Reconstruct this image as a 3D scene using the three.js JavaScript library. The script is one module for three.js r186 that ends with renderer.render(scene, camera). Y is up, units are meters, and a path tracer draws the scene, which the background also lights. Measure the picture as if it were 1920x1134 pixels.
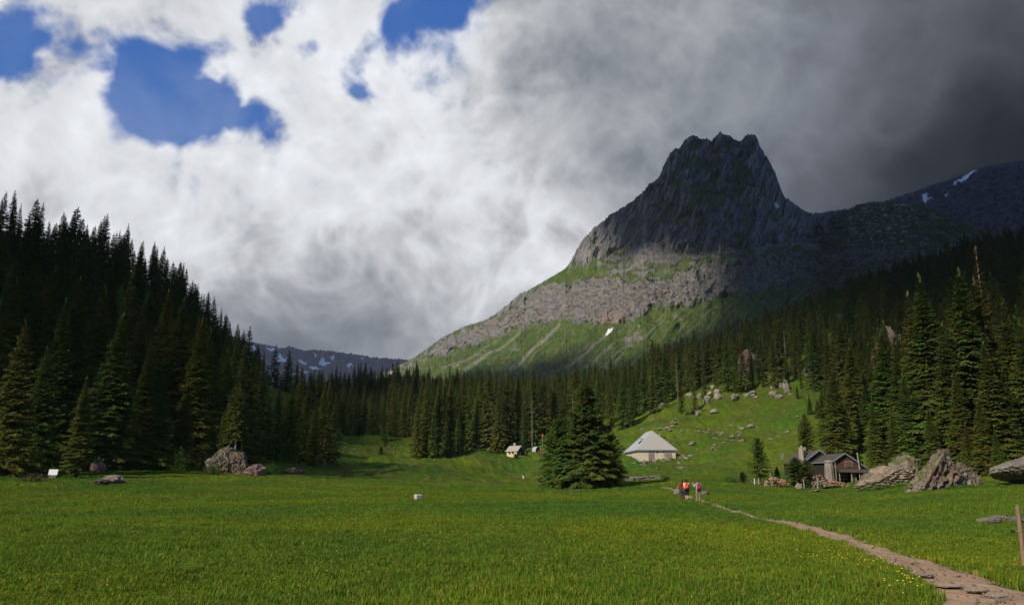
import * as THREE from 'three';
import { mergeGeometries, mergeVertices, toCreasedNormals } from 'three/addons/utils/BufferGeometryUtils.js';
import { RoundedBoxGeometry } from 'three/addons/geometries/RoundedBoxGeometry.js';
import { MarchingCubes } from 'three/addons/objects/MarchingCubes.js';
import { createNoise2D, createNoise3D } from 'simplex-noise';

// ---------------------------------------------------------------- camera, sky, sun, exposure
const EYE = 1.7, PITCH = Math.atan(336 / 1507), FOCAL = 1507;
const scene = new THREE.Scene();
const camera = new THREE.PerspectiveCamera(2 * Math.atan(567 / FOCAL) * 180 / Math.PI, 1024 / 604, 0.3, 30000);
camera.position.set(0, EYE, 0);
camera.rotation.set(PITCH, 0, 0);

const renderer = new THREE.WebGLRenderer({ antialias: true });
renderer.setSize(1024, 604);
renderer.toneMapping = THREE.LinearToneMapping;
renderer.toneMappingExposure = 0.96;
renderer.shadowMap.enabled = true;
renderer.shadowMap.type = THREE.PCFSoftShadowMap;

const SUN = new THREE.Vector3(-0.60, 0.55, 0.58).normalize();
const sun = new THREE.DirectionalLight(0xfff1dc, 5.0);
sun.name = 'sun';
sun.position.copy(SUN).multiplyScalar(900).add(new THREE.Vector3(0, 0, -200));
sun.target.position.set(0, 0, -200);
sun.castShadow = true;
sun.shadow.radius = 3.6;
sun.shadow.mapSize.set(4096, 4096);
sun.shadow.camera.left = -600; sun.shadow.camera.right = 600; sun.shadow.camera.top = 600; sun.shadow.camera.bottom = -600;
sun.shadow.camera.near = 1; sun.shadow.camera.far = 3000;
scene.add(sun, sun.target);

// ---------------------------------------------------------------- numbers
function mulberry(a) { return () => { a = (a + 0x6d2b79f5) | 0; let t = Math.imul(a ^ (a >>> 15), 1 | a); t = (t + Math.imul(t ^ (t >>> 7), 61 | t)) ^ t; return ((t ^ (t >>> 14)) >>> 0) / 4294967296; }; }
const noise2 = createNoise2D(mulberry(11)), noise3 = createNoise3D(mulberry(12));
const { clamp, lerp, smoothstep } = THREE.MathUtils;
const ss = (a, b, x) => { const t = clamp((x - a) / (b - a), 0, 1); return t * t * (3 - 2 * t); };
function fbm2(x, y, o = 4) { let s = 0, a = 0.5; for (let i = 0; i < o; i++) { s += a * noise2(x, y); x = x * 2.03 + 17.1; y = y * 2.03 - 9.7; a *= 0.5; } return s; }
function fbm3(x, y, z, o = 4) { let s = 0, a = 0.5; for (let i = 0; i < o; i++) { s += a * noise3(x, y, z); x = x * 2.03 + 7.1; y = y * 2.03 - 3.7; z = z * 2.03 + 1.3; a *= 0.5; } return s; }
function creases3(x, y, z, o = 5) { let s = 0, a = 0.5; for (let i = 0; i < o; i++) { s += a * Math.abs(noise3(x, y, z)); x = x * 2.07 + 5.1; y = y * 2.07 - 2.7; z = z * 2.07 + 9.3; a *= 0.52; } return s; }
function ridged2(x, y, o = 4) { let s = 0, a = 0.5; for (let i = 0; i < o; i++) { s += a * (1 - Math.abs(noise2(x, y)) * 2); x = x * 2.1 + 11.3; y = y * 2.1 + 5.7; a *= 0.5; } return s; }
// a bearing (sideways, upward tangent) surveyed from the photograph; pt() sets a point out along it at a distance in metres
function bearing(px, py) {
  const u = (px - 960) / FOCAL, v = (567 - py) / FOCAL, up = v * Math.cos(PITCH) + Math.sin(PITCH), fw = Math.cos(PITCH) - v * Math.sin(PITCH), h = Math.hypot(u, fw);
  return { az: Math.atan2(u, fw), tan: up / h };
}
function pt(px, py, d) { const b = bearing(px, py); return new THREE.Vector3(d * Math.sin(b.az), EYE + d * b.tan, -d * Math.cos(b.az)); }
const azOf = (px) => bearing(px, 850).az;
function piece(table, x) { // piecewise linear table [[x, y], ...]
  if (x <= table[0][0]) return table[0][1];
  for (let i = 1; i < table.length; i++) if (x <= table[i][0]) { const [a, b] = table[i - 1], [c, d] = table[i]; return lerp(b, d, (x - a) / (c - a)); }
  return table[table.length - 1][1];
}
function inside(poly, x, y) { let r = false; for (let i = 0, j = poly.length - 1; i < poly.length; j = i++) { const [a, b] = poly[i], [c, d] = poly[j]; if ((b > y) !== (d > y) && x < ((c - a) * (y - b)) / (d - b) + a) r = !r; } return r; }
function edgeDistance(poly, x, y) { let best = 1e9; for (let i = 0, j = poly.length - 1; i < poly.length; j = i++) { const [a, b] = poly[j], [c, d] = poly[i], l = (c - a) ** 2 + (d - b) ** 2, t = clamp(((x - a) * (c - a) + (y - b) * (d - b)) / l, 0, 1); best = Math.min(best, Math.hypot(x - a - t * (c - a), y - b - t * (d - b))); } return best; }
const boxes = new Map(), boxOf = (poly) => { let b = boxes.get(poly[0]); if (!b) { const xs = poly.map((v) => v[0]), ys = poly.map((v) => v[1]); b = [Math.min(...xs), Math.max(...xs), Math.min(...ys), Math.max(...ys)]; boxes.set(poly[0], b); } return b; };
const polyMask = (poly, x, y, soft) => { const bb = boxOf(poly); if (x < bb[0] - soft || x > bb[1] + soft || y < bb[2] - soft || y > bb[3] + soft) return 0; const e = edgeDistance(poly, x, y); return ss(-soft, soft, inside(poly, x, y) ? e : -e); };

// ---------------------------------------------------------------- the sky: broken cloud over blue, darkening to a heavy bank on one side
function makeSky() {
  const W = 4096, H = 2048, data = new Float32Array(W * H * 4);
  const deg = 180 / Math.PI;
  const at = (px, py) => { const b = bearing(px, py); return [b.az * deg, Math.atan(b.tan) * deg]; };
  // cloud brightness at bearings
  const tone = [
    [110, 165, .44, 4], [60, 250, .86, 5], [20, 380, .74, 6], [250, 300, 1.02, 5], [150, 330, .9, 5], [200, 60, .80, 6], [420, 330, .95, 6], [560, 330, .86, 7], [620, 160, .80, 6], [520, 200, .84, 5], [800, 120, 1.0, 5], [560, 60, .80, 5],
    [380, 430, .72, 6], [200, 400, .74, 6], [480, 480, .58, 5], [420, 560, .40, 4], [640, 560, .44, 5], [750, 430, .76, 7], [900, 330, .80, 6], [980, 400, .88, 5], [1000, 470, .78, 4], [880, 520, .58, 5], [900, 220, .70, 5], [870, 130, .9, 4],
    [520, 610, .19, 4], [620, 640, .13, 4], [700, 610, .22, 4], [760, 650, .30, 4], [820, 570, .44, 4], [480, 640, .13, 4],
    [960, 110, .50, 5], [1060, 60, .38, 6], [1080, 150, .27, 6], [1160, 120, .28, 5], [1180, 230, .32, 5], [1240, 200, .46, 3.5], [1120, 300, .52, 5], [1060, 360, .68, 4], [1200, 320, .28, 4],
    [1340, 60, .34, 5], [1460, 80, .34, 5], [1400, 170, .27, 4.5], [1330, 210, .22, 4], [1500, 230, .23, 4.5], [1560, 160, .25, 4.5], [1520, 320, .16, 4], [1640, 60, .15, 5], [1700, 160, .125, 4.5], [1800, 80, .115, 5], [1900, 60, .095, 5], [1640, 260, .12, 4], [1760, 260, .06, 4], [1880, 180, .055, 4.5], [1890, 270, .012, 4], [1820, 310, .014, 3], [1760, 330, .022, 3], [1690, 345, .05, 3], [1600, 350, .11, 3], [1900, 330, .010, 4], [1980, 250, .012, 5], [1980, 120, .06, 5], [1980, 350, .012, 5],
    [2200, 200, .04, 9], [2200, 600, .06, 9], [-300, 200, .50, 12], [-300, 500, .45, 10], [960, -250, .50, 10], [300, -250, .55, 10], [1700, -250, .2, 10],
  ].map(([px, py, b, r]) => [...at(px, py), Math.log(b), r]);
  const holes = [ // blue gaps: px, py, half sizes in degrees, depth
    [10, 30, 1.9, 3.0, 1.0], [15, 110, 1.4, 1.6, .8], [335, 190, 3.8, 2.0, 1.2], [250, 130, 1.8, 1.4, .8], [405, 225, 2.6, 1.1, .9], [300, 240, 2.2, 1.3, 1.1], [235, 215, 1.0, 1.4, .6], [500, 8, 2.2, 1.2, .9], [810, 18, 3.2, 1.9, 1.2], [735, 55, 1.2, 1.0, .55], [672, 150, 1.2, 1.7, .72], [590, 92, 2.2, .6, .55], [390, 70, 2.2, 1.0, .4], [690, 178, 1.0, .7, .6], [310, 100, 1.8, .9, .55], [600, 40, 1.2, .6, .3],
  ].map(([px, py, a, b, k]) => [...at(px, py), a, b, k]);
  const colourAt = (x, y, z, az, el, near, out) => {
    const front = near ? (1 - ss(44, 70, Math.abs(az))) * (1 - ss(40, 54, el)) : 0;
    // wind-torn edges: bend the lookup a little
    const wx = fbm3(x * 4, y * 4.6, z * 4, 2), wy = fbm3(x * 4 + 31, y * 4.6 + 4, z * 4 - 8, 2);
    const px = x * 5.6 + wx * 0.16, py = y * 6.0 + wy * 0.16, pz = z * 5.6 - wx * 0.15;
    const f = fbm3(px, py, pz, near ? 7 : 4), billow = near ? 0.80 - 1.7 * creases3(px * 1.5 + 3, py * 1.5, pz * 1.5, 6) : 0.3;
    // light from above one shoulder: denser towards the light means shade
    const g = fbm3(px - 0.10, py + 0.20, pz + 0.04, 4), relief = clamp((fbm3(px, py, pz, 4) - g) * 1.5, -0.5, 0.5);
    let cover = 0.36, logTone = 0, sum = 1e-6;
    const outTone = Math.log(lerp(0.25, 0.18, ss(10, 60, el)));
    let tone_ = outTone;
    if (front > 0) {
      const a2 = az + wx * 1.6 + f * 2.2, e2 = el + wy * 1.4 + billow * 1.2;
      for (let i = 0; i < tone.length; i++) { const t = tone[i], q = ((a2 - t[0]) ** 2 + ((e2 - t[1]) * 1.15) ** 2) / (t[3] * t[3]); if (q < 12) { const w = Math.exp(-q); sum += w; logTone += w * t[2]; } }
      sum += 0.002; logTone += 0.002 * Math.log(0.2);
      let c = 0.98 + 0.6 * ss(-6, 3, az) + 0.35 * ss(21, 15, el);
      for (let i = 0; i < holes.length; i++) { const t = holes[i], q = ((az + wx * 2.4 - t[0]) / t[2]) ** 2 + ((el + wy * 2 - t[1]) / t[3]) ** 2; if (q < 6) c -= t[4] * Math.exp(-q * 0.8); }
      cover = lerp(cover, c, front); tone_ = lerp(outTone, logTone / sum, front);
    }
    const frill = near ? fbm3(px * 5 + 2, py * 5, pz * 5, 4) : 0;
    const dense = cover - 0.30 + f * 0.55 + (billow - 0.3) * 0.62 + frill * 0.16;
    const alpha = Math.max(ss(-0.26, 0.48, dense), 0.10 * ss(-0.4, 0.5, f)), thin = 1 - ss(0.2, 0.7, dense);
    const base = Math.exp(tone_), open = ss(0.06, 0.5, base);
    let b = base * (1 + f * lerp(0.26, 0.10, open) + relief * lerp(0.12, 0.26, open) + (billow - 0.3) * lerp(0.10, 0.40, open) + frill * lerp(0.05, 0.16, open));
    b = Math.max(b, 0.01) * (1 + 0.12 * thin);
    b *= lerp(1, 1.12, open); if (b > 0.78) b = 0.78 + (b - 0.78) * 0.5;
    const bright = ss(0.05, 0.6, b), low = Math.pow(1 - clamp(y, 0, 1), 3);
    const mid = 1 - Math.abs(bright - 0.35) * 1.4;
    out[0] = lerp(lerp(0.040, 0.10, low), b * (lerp(0.96, 0.985, bright) - 0.05 * Math.max(mid, 0)), alpha);
    out[1] = lerp(lerp(0.135, 0.28, low), b * lerp(1.02, 1.0, bright), alpha);
    out[2] = lerp(lerp(0.46, 0.62, low), b * lerp(1.20, 1.04, bright), alpha);
    return out;
  };
  const dirOf = (u, v) => { const up = (v - 0.5) * Math.PI, round = (u - 0.5) * 2 * Math.PI, cy = Math.cos(up); return [Math.cos(round) * cy, Math.sin(up), Math.sin(round) * cy, up * deg]; };
  // away from the view the sky is computed on a coarser net and filled in between
  const cw = 512, ch = 256, coarse = new Float32Array(cw * ch * 3), q = [0, 0, 0];
  for (let j = 0; j < ch; j++) for (let i = 0; i < cw; i++) { const [x, y, z, el] = dirOf((i + 0.5) / cw, (j + 0.5) / ch); if (el < -4) { q[0] = 0.10; q[1] = 0.11; q[2] = 0.10; } else colourAt(x, y, z, Math.atan2(x, -z) * deg, el, true, q); coarse.set(q, (j * cw + i) * 3); }
  for (let row = 0; row < H; row++) for (let col = 0; col < W; col++) {
    const o = (row * W + col) * 4, u = (col + 0.5) / W, v = (row + 0.5) / H, [x, y, z, el] = dirOf(u, v), az = Math.atan2(x, -z) * deg;
    data[o + 3] = 1;
    if (el > -1 && el < 40 && Math.abs(az) < 42) { colourAt(x, y, z, az, el, true, q); data[o] = q[0]; data[o + 1] = q[1]; data[o + 2] = q[2]; continue; }
    const fx = u * cw - 0.5, fy = clamp(v * ch - 0.5, 0, ch - 1.001), i0 = Math.floor(fx), j0 = Math.floor(fy), sx = fx - i0, sy = fy - j0, ia = (i0 + cw) % cw, ib = (i0 + 1) % cw;
    for (let c = 0; c < 3; c++) data[o + c] = lerp(lerp(coarse[(j0 * cw + ia) * 3 + c], coarse[(j0 * cw + ib) * 3 + c], sx), lerp(coarse[((j0 + 1) * cw + ia) * 3 + c], coarse[((j0 + 1) * cw + ib) * 3 + c], sx), sy);
  }
  const t = new THREE.DataTexture(data, W, H, THREE.RGBAFormat, THREE.FloatType);
  t.mapping = THREE.EquirectangularReflectionMapping; t.magFilter = THREE.LinearFilter; t.minFilter = THREE.LinearFilter; t.needsUpdate = true;
  return t;
}
const skyTexture = makeSky();
scene.background = skyTexture;
scene.environment = skyTexture;
scene.fog = new THREE.FogExp2(new THREE.Color().setRGB(0.78, 0.86, 1.0), 0.000032);

// ---------------------------------------------------------------- helpers for things and parts
const taken = new Map();
function numbered(name) { const n = taken.get(name) ?? 0; taken.set(name, n + 1); return n ? name + '_' + String(n).padStart(3, '0') : name; }
function shade(o) { o.castShadow = true; o.receiveShadow = true; return o; }
function mesh(name, geometry, material, parent) { const m = shade(new THREE.Mesh(geometry, material)); m.name = parent === scene ? numbered(name) : name; parent.add(m); return m; }
function tag(o, label, category, group) { o.userData.label = label; o.userData.category = category; if (group) o.userData.group = group; return o; }
function thing(name, label, category, position, turn = 0, group) { const g = new THREE.Group(); g.name = numbered(name); g.position.copy(position); g.rotation.y = turn; scene.add(g); return tag(g, label, category, group); }
function structure(name, geometry, material) { const m = mesh(name, geometry, material, scene); m.userData.kind = 'structure'; return m; }
function copyOf(o, label, group) { const c = o.clone(); c.name = numbered(o.userData.base ?? o.name.replace(/_\d+$/, '')); c.userData = { ...o.userData }; if (label) c.userData.label = label; if (group) c.userData.group = group; scene.add(c); return c; }
function grid(cols, rows, at, colour) { // a sheet of cols x rows points
  const p = new Float32Array(cols * rows * 3), c = colour ? new Float32Array(cols * rows * 3) : null, uv = new Float32Array(cols * rows * 2), idx = [];
  const v = new THREE.Vector3();
  for (let j = 0, k = 0; j < rows; j++) for (let i = 0; i < cols; i++, k++) { at(i, j, v); p[k * 3] = v.x; p[k * 3 + 1] = v.y; p[k * 3 + 2] = v.z; }
  for (let j = 0; j < rows - 1; j++) for (let i = 0; i < cols - 1; i++) { const a = j * cols + i, b = a + cols; idx.push(a, b, a + 1, a + 1, b, b + 1); }
  const g = new THREE.BufferGeometry();
  g.setAttribute('position', new THREE.BufferAttribute(p, 3)); g.setIndex(idx);
  g.setAttribute('uv', new THREE.BufferAttribute(uv, 2));
  g.computeVertexNormals();
  if (colour) { const n = g.attributes.normal, q = [0, 0, 0], nn = new THREE.Vector3(); for (let k = 0; k < cols * rows; k++) { v.fromArray(p, k * 3); nn.fromBufferAttribute(n, k); colour(k % cols, (k / cols) | 0, v, nn, q); c[k * 3] = q[0]; c[k * 3 + 1] = q[1]; c[k * 3 + 2] = q[2]; } g.setAttribute('color', new THREE.BufferAttribute(c, 3)); }
  return g;
}
function noiseTexture(size, fn, srgb = false) {
  const d = new Uint8Array(size * size * 4);
  for (let j = 0; j < size; j++) for (let i = 0; i < size; i++) { const c = fn(i / size, j / size); const o = (j * size + i) * 4; d[o] = clamp(c[0], 0, 1) * 255; d[o + 1] = clamp(c[1], 0, 1) * 255; d[o + 2] = clamp(c[2], 0, 1) * 255; d[o + 3] = 255; }
  const t = new THREE.DataTexture(d, size, size); t.wrapS = t.wrapT = THREE.RepeatWrapping; t.magFilter = THREE.LinearFilter; if (srgb) t.colorSpace = THREE.SRGBColorSpace; t.needsUpdate = true; return t;
}
// noise that tiles: walk a torus in 4 lobes
function tiling(u, v, f, o = 4) { let s = 0, a = 0.5; for (let i = 0; i < o; i++) { const r = f / (2 * Math.PI), A = u * 2 * Math.PI, B = v * 2 * Math.PI; s += a * (noise3(Math.cos(A) * r + i * 9, Math.sin(A) * r, Math.cos(B) * r) + noise3(Math.sin(B) * r, Math.cos(A) * r - 5, Math.sin(A) * r + i)) * 0.6; f *= 2; a *= 0.55; } return s; }
const plain = (r, g, b, roughness = 0.9, extra = {}) => new THREE.MeshPhysicalMaterial({ color: new THREE.Color().setRGB(r, g, b), roughness, specularIntensity: 0.25, ...extra });

// ---------------------------------------------------------------- terrain heights from surveyed points
const survey = []; // [azimuth, ln distance, height / distance]
function known(px, py, d) { const p = pt(px, py, d); survey.push([Math.atan2(p.x, -p.z), Math.log(d), p.y / d]); }
function knownHeight(azDeg, d, h) { survey.push([azDeg * Math.PI / 180, Math.log(d), h / d]); }
for (let a = -170; a <= 180; a += 25) { knownHeight(a, 9, 0); if (Math.abs(a) > 50) { knownHeight(a, 40, 0.2); knownHeight(a, 130, 2); knownHeight(a, 350, 24); knownHeight(a, 900, 90); knownHeight(a, 3000, 300); } }
for (const a of [-36, -24, -12, 0, 12, 24, 36]) { knownHeight(a, 15, 0); knownHeight(a, 28, 0); knownHeight(a, 50, 0.0); knownHeight(a, 78, 0.05); }
for (const [px, py, d] of [
  [0, 912, 108], [130, 899, 118], [300, 897, 124], [450, 891, 136], [560, 882, 160], [640, 872, 215], [700, 850, 270], [760, 846, 285], [700, 818, 330], [640, 830, 320], [800, 863, 245], [870, 852, 265], [960, 857, 275], [1030, 838, 300], [960, 828, 330], [860, 826, 320],
  [981, 901, 225], [900, 906, 150], [760, 905, 140], [600, 903, 130], [1090, 916, 118], [1200, 899, 150], [1190, 864, 216], [1266, 856, 220], [1160, 866, 236], [1300, 852, 226], [1300, 912, 110],
  [1400, 908, 140], [1500, 909, 146], [1580, 912, 148], [1660, 912, 128], [1765, 916, 106], [1905, 905, 106], [1860, 925, 75],
  [1250, 800, 275], [1320, 782, 300], [1400, 772, 300], [1480, 762, 290], [1480, 830, 215], [1420, 850, 200], [1350, 840, 230], [1560, 780, 250], [1640, 800, 200], [1700, 790, 200],
  [1300, 750, 340], [1370, 735, 350], [1460, 735, 335], [1350, 700, 420], [1450, 670, 440], [1550, 620, 480], [1700, 560, 560], [1920, 485, 640], [1920, 620, 390], [1800, 660, 320], [1680, 690, 330], [1920, 760, 210], [1920, 860, 140], [1780, 850, 150], [2150, 500, 560], [2150, 700, 260], [2150, 870, 120],
  [1920, 470, 850], [1700, 545, 850], [1500, 610, 750], [1350, 675, 650], [1200, 715, 600],
  [1000, 806, 350], [1100, 795, 350], [1180, 765, 370], [900, 788, 400], [800, 795, 400], [700, 765, 440], [600, 800, 350], [530, 768, 310], [545, 725, 360], [650, 745, 500], [735, 738, 500], [900, 748, 520], [1050, 748, 520], [700, 748, 900], [900, 752, 900], [1100, 748, 900], [550, 742, 900], [1300, 735, 1100],
  [60, 880, 140], [200, 878, 142], [330, 880, 145], [100, 720, 225], [250, 735, 235], [370, 775, 245], [450, 800, 240], [500, 770, 290],
  [0, 462, 380], [70, 490, 382], [130, 506, 385], [230, 512, 390], [300, 552, 395], [350, 612, 400], [400, 674, 400], [440, 726, 400], [480, 760, 410], [520, 768, 430], [-250, 400, 400], [-250, 640, 240], [-250, 850, 130],
]) known(px, py, d);
for (const [az, h] of [[-40, 70], [-30, 60], [-22, 40], [-17, 36]]) { knownHeight(az, 650, h); knownHeight(az, 1200, h + 10); }
for (const az of [-40, -25, -10, 0, 10, 25, 40]) knownHeight(az, 8000, 500);
const spread = (az, l) => [3 * Math.sin(az), 3 * Math.cos(az), l];
const centres = survey.map(([a, l]) => spread(a, l)), weights = (() => {
  const n = centres.length, A = [], kernel = (p, q) => Math.sqrt((p[0] - q[0]) ** 2 + (p[1] - q[1]) ** 2 + (p[2] - q[2]) ** 2 + 0.02);
  for (let i = 0; i <= n; i++) { A.push(new Float64Array(n + 2)); for (let j = 0; j < n; j++) A[i][j] = i < n ? kernel(centres[i], centres[j]) - (i === j ? 0.01 : 0) : 1; A[i][n] = i < n ? 1 : 0; A[i][n + 1] = i < n ? survey[i][2] : 0; }
  for (let c = 0; c <= n; c++) { let best = c; for (let r = c + 1; r <= n; r++) if (Math.abs(A[r][c]) > Math.abs(A[best][c])) best = r; [A[c], A[best]] = [A[best], A[c]]; for (let r = c + 1; r <= n; r++) { const f = A[r][c] / A[c][c]; if (f) for (let k = c; k <= n + 1; k++) A[r][k] -= f * A[c][k]; } }
  const w = new Float64Array(n + 1);
  for (let r = n; r >= 0; r--) { let s = A[r][n + 1]; for (let k = r + 1; k <= n; k++) s -= A[r][k] * w[k]; w[r] = s / A[r][r]; }
  return w;
})();
function height(x, z) {
  const d = Math.max(Math.hypot(x, z), 8), az = Math.atan2(x, -z), a = 3 * Math.sin(az), b = 3 * Math.cos(az), l = Math.log(d), n = centres.length;
  let s = weights[n];
  for (let i = 0; i < n; i++) { const c = centres[i], p = a - c[0], q = b - c[1], r = l - c[2]; s += weights[i] * Math.sqrt(p * p + q * q + r * r + 0.02); }
  const rough = ss(100, 260, d);
  return s * d + fbm2(x * 0.11, z * 0.11, 3) * lerp(0.16, 0.5, rough) + fbm2(x * 0.02, z * 0.02, 3) * lerp(0.25, 3.0, rough) + (d < 160 ? fbm2(x * 0.55, z * 0.55, 2) * 0.05 : d < 420 ? ridged2(x * 0.16, z * 0.16, 2) * 0.5 : 0);
}
const onGround = (x, z, up = 0) => new THREE.Vector3(x, height(x, z) + up, z);
const groundAt = (px, d, up = 0) => { const a = azOf(px); return onGround(d * Math.sin(a), -d * Math.cos(a), up); };

// dirt path: centre line and half width in metres
const pathLine = [[1900, 1165], [1868, 1128], [1815, 1102], [1760, 1076], [1712, 1054], [1655, 1026], [1610, 1010], [1555, 994], [1500, 984], [1440, 973], [1370, 957], [1335, 946], [1300, 937], [1255, 929], [1200, 925]].map(([px, py]) => { const b = bearing(px, py), d = EYE / -b.tan; return new THREE.Vector2(d * Math.sin(b.az), -d * Math.cos(b.az)); });
const pathCurve = new THREE.SplineCurve(pathLine), pathPoints = pathCurve.getSpacedPoints(420);
const pathWidth = (k) => lerp(0.60, 0.52, ss(20, 200, k)) + 0.14 * noise2(k * 0.02, 3.3) + 0.10 * noise2(k * 0.15, 8.1) + 0.22 * ss(60, 0, k);
const nearestPath = (px, py) => { const b = bearing(px, py), d = EYE / -b.tan, x = d * Math.sin(b.az), z = -d * Math.cos(b.az); let best = 1e9, bk = 0; pathPoints.forEach((p, k) => { const q = (p.x - x) ** 2 + (p.y - z) ** 2; if (q < best) { best = q; bk = k; } }); return bk; }, hiddenFrom = nearestPath(1478, 980), hiddenTo = nearestPath(1378, 959);
function pathDistance(x, z) { if (x < 2 || z > -8 || z < -110) return 99; let best = 1e9, bk = 0; for (let k = 0; k < pathPoints.length; k += 3) { const p = pathPoints[k], q = (p.x - x) ** 2 + (p.y - z) ** 2; if (q < best) { best = q; bk = k; } } return Math.sqrt(best) - pathWidth(bk) * (bk > hiddenFrom && bk < hiddenTo ? 0.9 : 1) + 0.26 * fbm2(x * 1.1, z * 1.1, 3); }

// what grows where: meadow greens in patches
function meadowTint(x, z, out) {
  const a = fbm2(x * 0.045 + 5, z * 0.045, 4), b = fbm2(x * 0.22, z * 0.22 + 9, 3), c = fbm2(x * 0.012 + 40, z * 0.02, 3);
  const yellow = clamp(0.42 + a * 0.7 + c * 0.8, 0, 1), deep = clamp(0.4 - b * 0.9 - a * 0.5, 0, 1);
  out[0] = lerp(0.074, 0.128, yellow) * lerp(1, 0.78, deep); out[1] = lerp(0.158, 0.190, yellow) * lerp(1, 0.82, deep); out[2] = lerp(0.018, 0.013, yellow) * lerp(1, 0.9, deep);
  return out;
}
const fineGrass = noiseTexture(512, (u, v) => { const n = tiling(u, v, 40, 4), m = tiling(u + 0.37, v + 0.11, 9, 3); const k = 0.80 + 0.34 * n + 0.16 * m; return [k * 1.02, k, k * 0.9]; });
const fineBump = noiseTexture(512, (u, v) => { const k = 0.5 + 0.8 * tiling(u, v, 50, 4); return [k, k, k]; });
const groundMaterial = new THREE.MeshPhysicalMaterial({ vertexColors: true, map: fineGrass, bumpMap: fineBump, bumpScale: 0.05, roughness: 0.95, specularIntensity: 0.08 });
{
  const azs = [], ds = [];
  for (let a = -180; a < -42; a += 3) azs.push(a);
  for (let a = -42; a < 42; a += 0.16) azs.push(a);
  for (let a = 42; a <= 180; a += 3) azs.push(a);
  for (let d = 0.5, k = 0; d < 9000; k++) { ds.push(d); d *= d < 8 ? 1.4 : d < 120 ? 1.016 : d < 600 ? 1.012 : 1.06; }
  const g = grid(azs.length, ds.length, (i, j, v) => { const a = azs[i] * Math.PI / 180, d = ds[j], x = d * Math.sin(a), z = -d * Math.cos(a); v.set(x, height(x, z), z); const pd = d < 110 && pathDistance(x, z); if (d < 110 && pd < 0.3) v.y -= 0.09 * ss(0.3, 0.0, pd); }, (i, j, v, n, q) => {
    meadowTint(v.x, v.z, q);
    // dry turf in patches, grazing treads along the slope, and a fine mottle
    const bare = ss(-0.25, 0.45, fbm2(v.x * 0.07, v.z * 0.07, 4)), tread = 0.20 * noise2(v.y * 0.9 + fbm2(v.x * 0.05, v.z * 0.05, 2) * 3, v.x * 0.05);
    q[0] *= 1 + tread; q[1] *= 1 + tread * 0.8; q[0] = lerp(q[0], 0.125, bare * 0.6); q[1] = lerp(q[1], 0.125, bare * 0.6); q[2] = lerp(q[2], 0.034, bare * 0.6);
    const fine = 1 + 0.28 * noise2(v.x * 0.9, v.z * 0.9);
    q[0] *= fine; q[1] *= fine; q[2] *= fine;
  });
  const uv = g.attributes.uv, p = g.attributes.position;
  for (let k = 0; k < p.count; k++) uv.setXY(k, p.getX(k) / 6.5, p.getZ(k) / 6.5);
  structure('ground', g, groundMaterial);
}

// ---------------------------------------------------------------- mountains
// The main mountain: a lofted face. s runs along the ridge, y is the surveyed row on the face, and the distance grows with the slope of each band.
const ridge = [[640, 742], [690, 712], [735, 691], [780, 668], [830, 632], [870, 612], [910, 600], [930, 588], [952, 571], [975, 550], [985, 547], [1010, 533], [1040, 515], [1064, 501], [1070, 492], [1075, 480], [1090, 455], [1110, 430], [1150, 400], [1190, 375], [1220, 345], [1237, 330], [1245, 309], [1258, 285], [1268, 279], [1275, 279], [1283, 264], [1292, 256], [1302, 252], [1315, 262], [1326, 259], [1336, 264], [1345, 252], [1352, 245], [1360, 253], [1375, 257], [1386, 268], [1397, 256], [1405, 251], [1418, 254], [1425, 272], [1440, 297], [1455, 325], [1463, 350], [1472, 370], [1490, 381], [1510, 396], [1530, 402], [1560, 404], [1585, 398], [1606, 384], [1640, 377], [1680, 380], [1720, 383], [1760, 396], [1800, 412], [1840, 426], [1880, 440], [1950, 452], [2060, 470]];
const ridgeDistance = [[640, 3600], [735, 3300], [870, 2980], [985, 2760], [1066, 2560], [1110, 2440], [1190, 2350], [1302, 2260], [1418, 2230], [1472, 2280], [1530, 2450], [1640, 2350], [1760, 2100], [2060, 1700]];
const footDistance = [[640, 1700], [900, 1250], [1200, 1050], [1400, 900], [2060, 900]];
const cliffTop = [[700, 720], [780, 680], [840, 626], [900, 611], [952, 592], [1000, 545], [1030, 536], [1055, 532], [1100, 527], [1145, 523], [1208, 529], [1245, 520], [1280, 508], [1340, 496], [1445, 484], [1520, 486], [1600, 470], [1700, 466], [1800, 470], [2060, 500]];
const cliffFoot = [[700, 722], [780, 684], [800, 672], [840, 660], [900, 640], [985, 612], [1020, 604], [1059, 600], [1100, 606], [1133, 607], [1152, 613], [1188, 597], [1233, 574], [1269, 578], [1301, 565], [1380, 552], [1450, 540], [1520, 520], [1600, 492], [1700, 486], [1800, 488], [2060, 510]];
const towerFoot = [[1060, 506], [1085, 500], [1130, 485], [1175, 468], [1210, 446], [1260, 470], [1300, 478], [1330, 470], [1400, 455], [1480, 450], [1530, 440], [1560, 415]];
const streaks = [ // scree runs: from, to, half width
  [1050, 609, 930, 722, 5.5], [1140, 628, 1062, 690, 4.5], [975, 627, 872, 694, 4.5], [1160, 640, 1100, 690, 3], [1135, 655, 1110, 690, 2.5], [930, 640, 850, 690, 2.2], [1180, 640, 1150, 690, 2.5], [1150, 668, 1128, 700, 2], [900, 665, 830, 692, 1.6],
];
const warmPatch = [[1120, 595], [1160, 590], [1165, 612], [1130, 612]];
const patch0 = [[1170, 470], [1250, 430], [1330, 425], [1330, 470], [1270, 485], [1190, 495]];
const patch1 = [[1290, 280], [1340, 300], [1410, 300], [1410, 360], [1330, 420], [1260, 420], [1240, 380]];
const patch2 = [[1060, 510], [1110, 420], [1240, 330], [1230, 380], [1150, 480]];
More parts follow.
